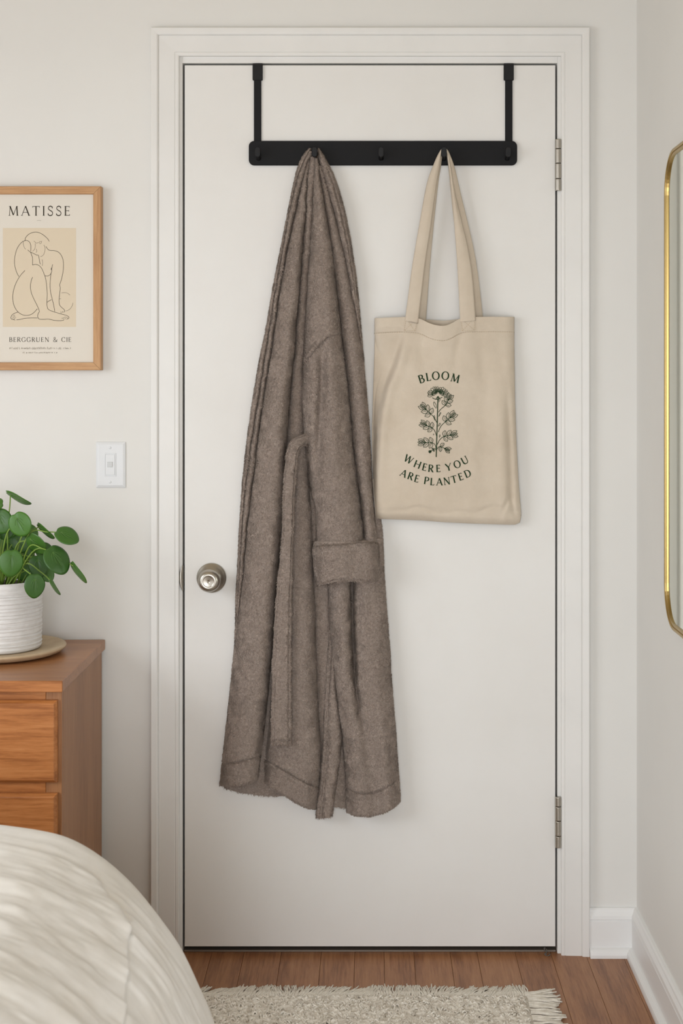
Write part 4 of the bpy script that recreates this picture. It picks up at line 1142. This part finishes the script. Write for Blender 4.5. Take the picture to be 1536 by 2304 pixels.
def cutp(poly, r0, r1):
    f_ = sm(poly, True, 5); rs = np.arange(r0, r1 + 1, 12.); return [(float(f_(r)), float(r)) for r in rs]
G = []
# flat backing behind everything
G.append(strip(shift(SIL_L, 8), shift(cutp(SIL_R, 345, 1180) + [(852, 1230), (858, 1295), (868, 1453), (880, 1647), (888, 1788), (888, 1840)], -9), 352, 1800, .006, ramp_ if False else ((352, .003), (600, .004), (1800, .005)), 6, hem=[(480, 1740), (560, 1745), (640, 1760), (720, 1800), (900, 1800)], stitch=0, step=5))
# hanging back hem seen under the front
G.append(strip([(514, 1640), (505, 1738), (503, 1800)], [(700, 1640), (700, 1800)], 1738, 1792, .005, .009, 5, hem=[(490, 1768), (505, 1774), (538, 1783), (585, 1790), (632, 1791.5), (660, 1790), (720, 1788)], stitch=0))
# narrow rolled edges at the left
G.append(strip(SIL_L, shift(L1, 1), 333, 1700, ((333, .012), (420, .006), (1700, .004)), ((333, .014), (450, .022), (900, .026), (1300, .020), (1450, .008), (1700, .005)), 2.0))
G.append(strip(shift(L1, -1), shift(C1, 1.5), 340, 1600, ((340, .016), (450, .008), (1600, .005)), ((340, .012), (450, .026), (900, .030), (1300, .026), (1450, .008)), 2.0))
# big left fold
G.append(strip(C1, C2, 352, 1766, ((352, .014), (500, .006), (1766, .006)), ((352, .006), (420, .022), (600, .044), (900, .062), (1766, .062)), 2.6, .22, hem=HEM_B))
# recessed strip
G.append(strip(shift(C2, -.5), shift(C3, 4), 352, 1060, ((352, .014), (600, .006), (1060, .006)), ((352, .012), (500, .022), (800, .026), (1060, .026)), 2.2, -.15))
# right side roll near the collar
def e_roll(X_, R_, k, d):
    return d - .008 * g_(k - .25, .13) * np.clip((R_ - 360) / 40, 0, 1) * np.clip((700 - R_) / 100, 0, 1)
G.append(strip(shift(C4a, -.5), cutp(SIL_R, 332, 812), 333, 812, ((333, .014), (420, .008), (812, .006)), ((333, .014), (450, .030), (650, .028), (812, .010)), 2.0, extra=e_roll))
# under-sleeve strip
G.append(strip(shift(C4b, -1.5), [(716, 352), (726, 385), (746, 450), (762, 510), (776, 570), (787, 624), (795, 667), (803, 711), (811, 765), (817, 805)] + [p for p in SIL_R if p[1] > 820] , 372, 1226, ((372, .012), (600, .006), (1226, .006)), ((372, .012), (520, .026), (800, .040), (1226, .046)), 2.3))
# middle fold, behind the belt
def f_mid(X_, R_, k, d):
    return d - .016 * g_(X_ - (628 - (R_ - 1300) * .085), 12) * np.clip((R_ - 1000) / 100, 0, 1)
G.append(strip(shift(C2, -.5), C5, 945, 1806, ((945, .008), (1806, .006)), ((945, .012), (1040, .022), (1100, .030), (1400, .044), (1806, .050)), 2.1, .28, hem=HEM_F, extra=f_mid))
# deep recess right of it
G.append(strip(shift(C5, -8), shift(C6, 8), 960, 1826, .010, ((960, .014), (1200, .018), (1826, .022)), 3, hem=[(690, 1820), (715, 1822), (790, 1826)])) if False else None
C5u = [(x - 1, r) for x, r in C5]
C6u = [(712, 940), (718, 1100)] + [(x + 2, r) for x, r in C6]
G.append(strip(C5u, C6u, 960, 1815, .005, ((960, .006), (1200, .008), (1600, .014), (1826, .020)), 3, hem=[(690, 1812), (790, 1818)], stitch=0))
# skirt right of the front edge: one sweep with a crease that dies out towards the hem
c7 = sm(C7, True, 31)
def f_hi(X_, R_, k, d):
    cf = np.clip((1660 - R_) / 170, 0, 1)
    x7 = c7(R_)
    d = d - .034 * g_(X_ - x7 - 3, 6) * cf - .014 * g_(X_ - x7 - 12, 14) * cf
    d = d + .012 * g_(X_ - (C6f(R_) + x7) / 2, 16) * np.clip((1760 - R_) / 300, 0, 1)
    d = d - .007 * g_(X_ - (C6f(R_) + 52 + (R_ - 1600) * .05), 14) * np.clip((R_ - 1560) / 120, 0, 1)
    return d + .006 * g_(k - .55, .22) * np.clip((R_ - 1400) / 200, 0, 1)
C6f = sm(C6, True, 31)
SIL_R3 = [(860, 1180)] + [p for p in SIL_R2 if p[1] > 1200]
G.append(strip([(722, 1160)] + C6, SIL_R3, 1212, 1826, .008, ((1212, .030), (1300, .042), (1500, .050), (1826, .054)), 2.8, .0, hem=HEM_I, extra=f_hi))
# its upper edge showing beside the cuff, under the tote
G.append(strip([(815, 1100), (818, 1320)], SIL_R2, 1142, 1310, .004, ((1142, .003), (1185, .006), (1240, .020), (1310, .020)), 2.4))
G = [g for g in G if g is not None]
rbody = join(G, 'robe_body', robe)
# front edge band
def f_band(X_, R_, k, d):
    m_ = sm(BM, True, 21)(R_)
    d = d - .0060 * g_(X_ - m_, 1.9) - .0035 * g_(X_ - (m_ + sm(BL, True, 21)(R_)) / 2, 1.5)
    return d - .003 * g_(R_ - 1831, 1.6)
join([strip(BL, BR, 1425, 1841, ((1425, .018), (1841, .020)), ((1425, .008), (1600, .016), (1841, .026)), 3.2, .2, extra=f_band, hem=[(705, 1841), (720, 1842), (740, 1840), (750, 1834)], stitch=0)], 'front_band', robe)
# sleeve
vl = sm([(725, 560), (728, 700), (724, 800), (720, 930), (714, 1040), (712, 1130), (712, 1300)], True, 31)
shs = sm([(670, 830), (686, 813), (712, 782), (740, 756), (768, 750), (800, 748)], False, 15)
def f_slv(X_, R_, k, d):
    d = d - .017 * g_(X_ - vl(R_), 10) * np.clip((R_ - 760) / 60, 0, 1) * np.clip((1110 - R_) / 120, 0, 1)
    d = d + .006 * g_(X_ - 748 - (R_ - 900) * .03, 13) * np.clip((R_ - 800) / 80, 0, 1) * np.clip((1180 - R_) / 100, 0, 1)
    d = d - .006 * g_(X_ - (706 + (R_ - 420) * .10), 5) * np.clip((560 - R_) / 120, 0, 1) * np.clip((R_ - 365) / 20, 0, 1) 
    d = d - .0052 * g_(R_ - shs(X_), 2.1)
    d = d + .005 * g_(R_ - shs(X_) + 10, 8)
    return d
join([strip(C3, C4b, 356, 1232, ((356, .014), (420, .012), (700, .010), (1232, .010)), ((356, .012), (430, .030), (700, .054), (900, .064), (1232, .064)), 2.6, .10, extra=f_slv)], 'sleeve', robe)
# turned-up cuff
CL = [(708, 1214), (704, 1221), (702.5, 1232), (703.5, 1250), (706, 1280), (709, 1305), (712, 1316), (717, 1324)]
CR = [(842, 1214), (848.5, 1218), (852, 1228), (853, 1250), (854.5, 1285), (855, 1300), (853, 1308), (846, 1318)]
def f_cuff(X_, R_, k, d):
    d = d + .004 * g_(X_ - 760 - (R_ - 1260) * .15, 30) - .003 * g_(X_ - 805, 22)
    tp = np.interp(X_, [703, 780, 819, 850], [1227, 1221.5, 1217, 1219])
    return d - .012 * np.clip(1 - (R_ - tp) / 7, 0, 1) ** 2
def cuff_top(): pass
cg = strip(CL, CR, 1219, 1316,   .020, ((1216, .070), (1260, .072), (1318, .070)), 3.4, .0, extra=f_cuff, hem=[(700, 1320), (712, 1318.5), (741, 1310.5), (780, 1306.5), (819, 1309), (840, 1309), (850, 1306.5), (860, 1303)], stitch=4)
cuff = join([cg], 'cuff', robe)
# belt
bc = np.array(crom([(706, 1000), (694, 990), (680, 991.5), (668, 999), (659.5, 1014), (655.5, 1038), (652, 1075), (649.5, 1130), (647.5, 1190), (644.5, 1250), (640.5, 1310), (637.5, 1369), (634.8, 1444), (633.2, 1537), (633, 1600), (632.2, 1676)], 24))
s = np.concatenate([[0], np.cumsum(np.linalg.norm(np.diff(bc, axis=0), axis=1))])
nb = int(s[-1] / 1.6); q = np.linspace(0, s[-1], nb)
bc = np.stack([np.interp(q, s, bc[:, 0]), np.interp(q, s, bc[:, 1])], 1)
tg = np.gradient(bc, axis=0); tg /= np.linalg.norm(tg, axis=1, keepdims=True); nn = np.stack([-tg[:, 1], tg[:, 0]], 1)
bw = np.interp(q, [0, 30, 70, 180, 280, 380, 460, 550, 620, s[-1]], [27, 27, 27, 26, 26, 34, 39, 42, 43.5, 46])
bd = np.interp(q, [0, 14, 30, 60, 110, 300, s[-1]], [.040, .047, .056, .067, .069, .070, .072])
kk = np.linspace(-1, 1, 30)[None, :]
XY = bc[:, None, :] + nn[:, None, :] * (bw[:, None, None] / 2) * kk[..., None]
dd = bd[:, None] - .0055 * np.abs(kk) ** 6 + .0015 * np.cos(kk * 1.5)
dd = dd - .0045 * g_(kk + .72, .07) - .0030 * g_(kk - .72, .06) - .0020 * g_(kk + .86, .03) * 0 
dd = dd - .0045 * g_(s[-1] - q - 11, 2.0)[:, None] - .006 * np.clip(1 - (s[-1] - q) / 4, 0, 1)[:, None] ** 2
bx_ = XY[..., 0]; br_ = XY[..., 1]
Pq = Wn(bx_, br_, dd)
Q, n, dv = fleece(Pq, .8); collect(Q, n, dv)
bk = Q.copy(); bk[..., 1] = -(bd[:, None] - .010 + 0 * kk)
Gb = np.concatenate([bk[:, :1], Q, bk[:, -1:], bk[:, -2:0:-1][:, ::6], bk[:, :1]], 1)
Gb = np.concatenate([Gb, np.broadcast_to(Gb[-1:].mean(1, keepdims=True), Gb[-1:].shape)], 0)
join([Gb], 'belt', robe)

# ------------------------------------------------------------------ rug with fringe
RX1, RX0, RY1, RY0 = .334, -.57, -.234, -3.4  # length run on out of view to bounce light onto the lower walls
rug = thing('area_rug', ((RX0 + RX1) / 2, (RY0 + RY1) / 2, 0), 'heathered beige loop rug with fringe lying in front of the door', 'rug')
gx = np.arange(RX0, RX1 + .001, .0028); gy = np.concatenate([np.arange(RY1, -.46, -.0028), np.arange(-.46, RY0, -.03)])
XX, YY = np.meshgrid(gx, gy)
cell = .0115
def loops(x, y, cw, ch, seed):
    i, j = np.floor(x / cw).astype(np.int64), np.floor(y / ch).astype(np.int64); best = np.zeros_like(x)
    for a in (-1, 0, 1):
        for b in (-1, 0, 1):
            ii, jj = i + a, j + b
            h1 = (np.sin(ii * 127.1 + jj * 311.7 + seed) * 43758.5453) % 1; h2 = (np.sin(ii * 269.5 + jj * 183.3 + seed) * 43758.5453) % 1; h3 = (np.sin(ii * 71.9 + jj * 57.3 + seed) * 24634.63) % 1
            dx = (x - (ii + h1) * cw) / (cw * .85); dy = (y - (jj + h2) * ch) / (ch * .8)
            best = np.maximum(best, np.sqrt(np.clip(1 - dx * dx - dy * dy, 0, 1)) * (.55 + .45 * h3))
    return best
ZZ = .006 + .0062 * loops(XX, YY, .015, .011, 1.3) + .0022 * loops(XX, YY, .006, .005, 5.1)
edge = np.minimum(np.minimum(XX - RX0, RX1 - XX), RY1 - YY)
ZZ = np.where(edge < .010, .0075 + .0015 * np.sin(XX * 900) * np.sin(YY * 900), ZZ)
ZZ = ZZ * np.clip(edge / .004 + .25, 0, 1)
PP = np.stack([XX, YY, ZZ], -1)
B0 = PP.copy(); B0[..., 2] = .0005
ring = [B0[:1], PP, B0[-1:]]
GG = np.concatenate(ring, 0)
mesh('woven_field', GG.reshape(-1, 3), gridfaces(*GG.shape[:2]), M_rug, rug, True)
# raised yarn loops of the pile, as far as they can be made out
nl = 5200
lx = rng.uniform(RX0 + .012, RX1 - .012, nl); ly = rng.uniform(-.52, RY1 - .012, nl); la = rng.uniform(0, 6.28, nl); ls = rng.uniform(.004, .0085, nl); lh = rng.uniform(.004, .0085, nl); lb = rng.uniform(-.004, .004, nl)
lv, lf = [], []
for i in range(nl):
    c, s_ = math.cos(la[i]), math.sin(la[i]); pts = []
    for k in range(5):
        a = -1 + k / 2; bend = lb[i] * (1 - a * a)
        pts.append((lx[i] + c * ls[i] * a - s_ * bend, ly[i] + s_ * ls[i] * a + c * bend, .0065 + lh[i] * (1 - a * a)))
    v_, f_ = tube(pts, [.0013, .0019, .0021, .0019, .0013], 5); o_ = len(lv); lv += v_; lf += [[o_ + q for q in ff] for ff in f_]
lp = mesh('pile_loops', lv, lf, M_rug, rug, True); lp['kind'] = 'stuff'
# tassels
def tassel(n, length, spread, seed, rad):
    r = random.Random(seed); vs, fs = [], []
    lean = r.uniform(-.35, .35)
    for i in range(n):
        a = (i - (n - 1) / 2) * spread
        ln = length * r.uniform(.85, 1.08); pts = []
        ph = r.uniform(0, 6.3)
        for k in range(8):
            t = k / 7
            pts.append((a * (1 + .5 * t) + lean * .012 * t * t + .0012 * math.sin(ph + t * 9), ln * t, .0065 - .003 * t + .0022 * math.sin(ph * 2 + 4 * t) * t + (.0012 if i % 2 else 0)))
        o_ = len(vs)
        v_, f_ = tube(pts, [rad * (1 - .25 * k / 7) for k in range(8)], 6); vs += v_; fs += [[o_ + q for q in ff] for ff in f_]
    me = bpy.data.meshes.new('tassel'); me.from_pydata([tuple(v) for v in vs], [], fs)
    me.polygons.foreach_set('use_smooth', np.ones(len(me.polygons), dtype=bool)); me.materials.append(M_yarn)
    return me
tm = [tassel(4, .060, .0022, 40 + i, .0017) for i in range(8)]
tmr = [tassel(7, .068, .0030, 90 + i, .0024) for i in range(5)]
def put(me, x, y, rz):
    o_ = bpy.data.objects.new('tassel', me); COL.objects.link(o_); o_.parent = rug
    o_.location = Vector((x, y, 0)) - ORG[rug.name]; o_.rotation_euler = (0, 0, rz)
x = -.56; i = 0
while x < RX1 + .005:
    put(tm[i % 8], x, RY1 - .003, -.28 + .34 * math.sin(x * 23) + .16 * math.sin(x * 61 + 1) + random.uniform(-.13, .13)); x += .0058; i += 1
for i, (y, a) in enumerate(((-.232, -1.15), (-.236, -1.32), (-.249, -1.52), (-.276, -1.56), (-.307, -1.60), (-.338, -1.55), (-.368, -1.58), (-.398, -1.55), (-.43, -1.6), (-.46, -1.55), (-.49, -1.57), (-.52, -1.6))):
    put(tmr[i % 5], RX1 - .003, y, a)

# ------------------------------------------------------------------ bed in the foreground
YF = -1.0
bed = thing('bed', (-1.0, -2.2, 0), 'bed corner under a rumpled cream linen duvet in the foreground', 'bed')
sB = F / (D + YF)
prof = [(0,1862),(135,1885),(225,1933),(300,2000),(360,2075),(405,2140),(440,2210),(480,2304)]
pw = [((x - VX) / sB, ZC - (r - VY) / sB) for x, r in prof]
pw = [(-1.62, .605), (-1.3, .618), (-1.0, .622), (-.80, .622), (-.69, .618)] + pw + [(-.228, .22), (-.212, .14), (-.200, .08), (-.195, .045)]
pr_ = np.array(crom(pw, 14))
s = np.concatenate([[0], np.cumsum(np.linalg.norm(np.diff(pr_, axis=0), axis=1))])
nu = 300; q = np.linspace(0, s[-1], nu); q = np.concatenate([np.linspace(0, .75, 60)[:-1], np.linspace(.75, s[-1], 320)]); nu = len(q)
pr_ = np.stack([np.interp(q, s, pr_[:, 0]), np.interp(q, s, pr_[:, 1])], 1)
tg = np.gradient(pr_, axis=0); tg /= np.linalg.norm(tg, axis=1, keepdims=True); nm = np.stack([-tg[:, 1], tg[:, 0]], 1)   # outward
yy = np.concatenate([YF - np.linspace(0, .9, 380), YF - np.linspace(.92, 2.1, 60)])
Yg, Qg = np.meshgrid(yy, q, indexing='ij')
P0 = np.stack([np.broadcast_to(pr_[:, 0], Yg.shape), Yg, np.broadcast_to(pr_[:, 1], Yg.shape)], -1)
Nm = np.stack([np.broadcast_to(nm[:, 0], Yg.shape), 0 * Yg, np.broadcast_to(nm[:, 1], Yg.shape)], -1)
dist = YF - Yg
wob = .10 * (Qg - 1.1) + .020 * np.sin(Qg * 9 + 1.0) + .02 * vnoise(P0, .25, 2)
aq = np.stack([Qg * .17 + .03 * vnoise(P0, .3, 3), dist + wob, 0 * dist], -1)
amp = .3 + .7 * np.clip(vnoise(P0 * np.array([1, .6, 1]), .22, 5) + .45, 0, 1)
disp = .0011 * vnoise(aq * np.array([2, 1, 1]), .0095, 43) + (.0060 * vnoise(aq, .042, 41) + .0030 * vnoise(aq * np.array([1.6, 1, 1]), .019, 42)) * amp
disp += .008 * vnoise(P0, .17, 6) + .0018 * vnoise(P0 * np.array([1, 1.6, 1]), .05, 7) + .0005 * vnoise(P0, .02, 17)
# a long overlapping fold on the falling side
uf = np.interp(P0[..., 2], [.05, .25, .41, .455, .505, .56, .61], [.62, .50, .40, .34, .125, .06, .03])
cr = dist - uf
disp += -.016 * np.exp(-np.clip(cr, 0, None) / .05) * (cr > 0) * np.clip((.62 - P0[..., 2]) / .08, 0, 1) * 0 + .012 * np.exp(-(np.clip(-cr, 0, None) / .03) ** 2) * (cr <= 0) * np.clip((.62 - P0[..., 2]) / .06, 0, 1) * 0
st_ = 1 / (1 + np.exp(-(cr) / .006))
disp += (.011 * st_ * np.exp(-np.clip(cr, 0, None) / .12) - .012 * np.exp(-(np.clip(-cr, 0, None) / .02) ** 2) * (1 - st_)) * np.clip((.575 - P0[..., 2]) / .06, 0, 1)
fade = np.clip(dist / .05, .15, 1)
P0 = P0 + Nm * (disp * fade)[..., None]
# far end rounds over and drops to the floor
ends = []
Rr = .07
fp = P0[0]
for a in np.linspace(0, math.pi / 2, 9)[1:]:
    e_ = fp.copy(); e_[:, 1] = YF + Rr * math.sin(a); ins = Rr * (1 - math.cos(a))
    e_[:, 0] -= nm[:, 0] * ins; e_[:, 2] -= nm[:, 1] * ins; ends.append(e_)
last = ends[-1].copy(); last[:, 1] += .02; last[:, 2] = .045; ends.append(last)
GG = np.concatenate([np.array(ends[::-1]), P0], 0)
mesh('duvet', GG.reshape(-1, 3), gridfaces(*GG.shape[:2]), M_duvet, bed, True)
box('mattress', -1.60, -.42, YF - 2.0, YF - .08, .22, .45, M_ticking, bed, .04, 4)
box('bed_frame', -1.58, -.44, YF - 1.98, YF - .08, .12, .219, M_bedwood, bed, .006, 2)
for x in (-1.55, -.52):
    for y in (YF - .14, YF - 1.95):
        box('leg', x, x + .06, y - .06, y, .013 if x > -1 and y > RY0 else .0005, .119, M_bedwood, bed, .004, 1)
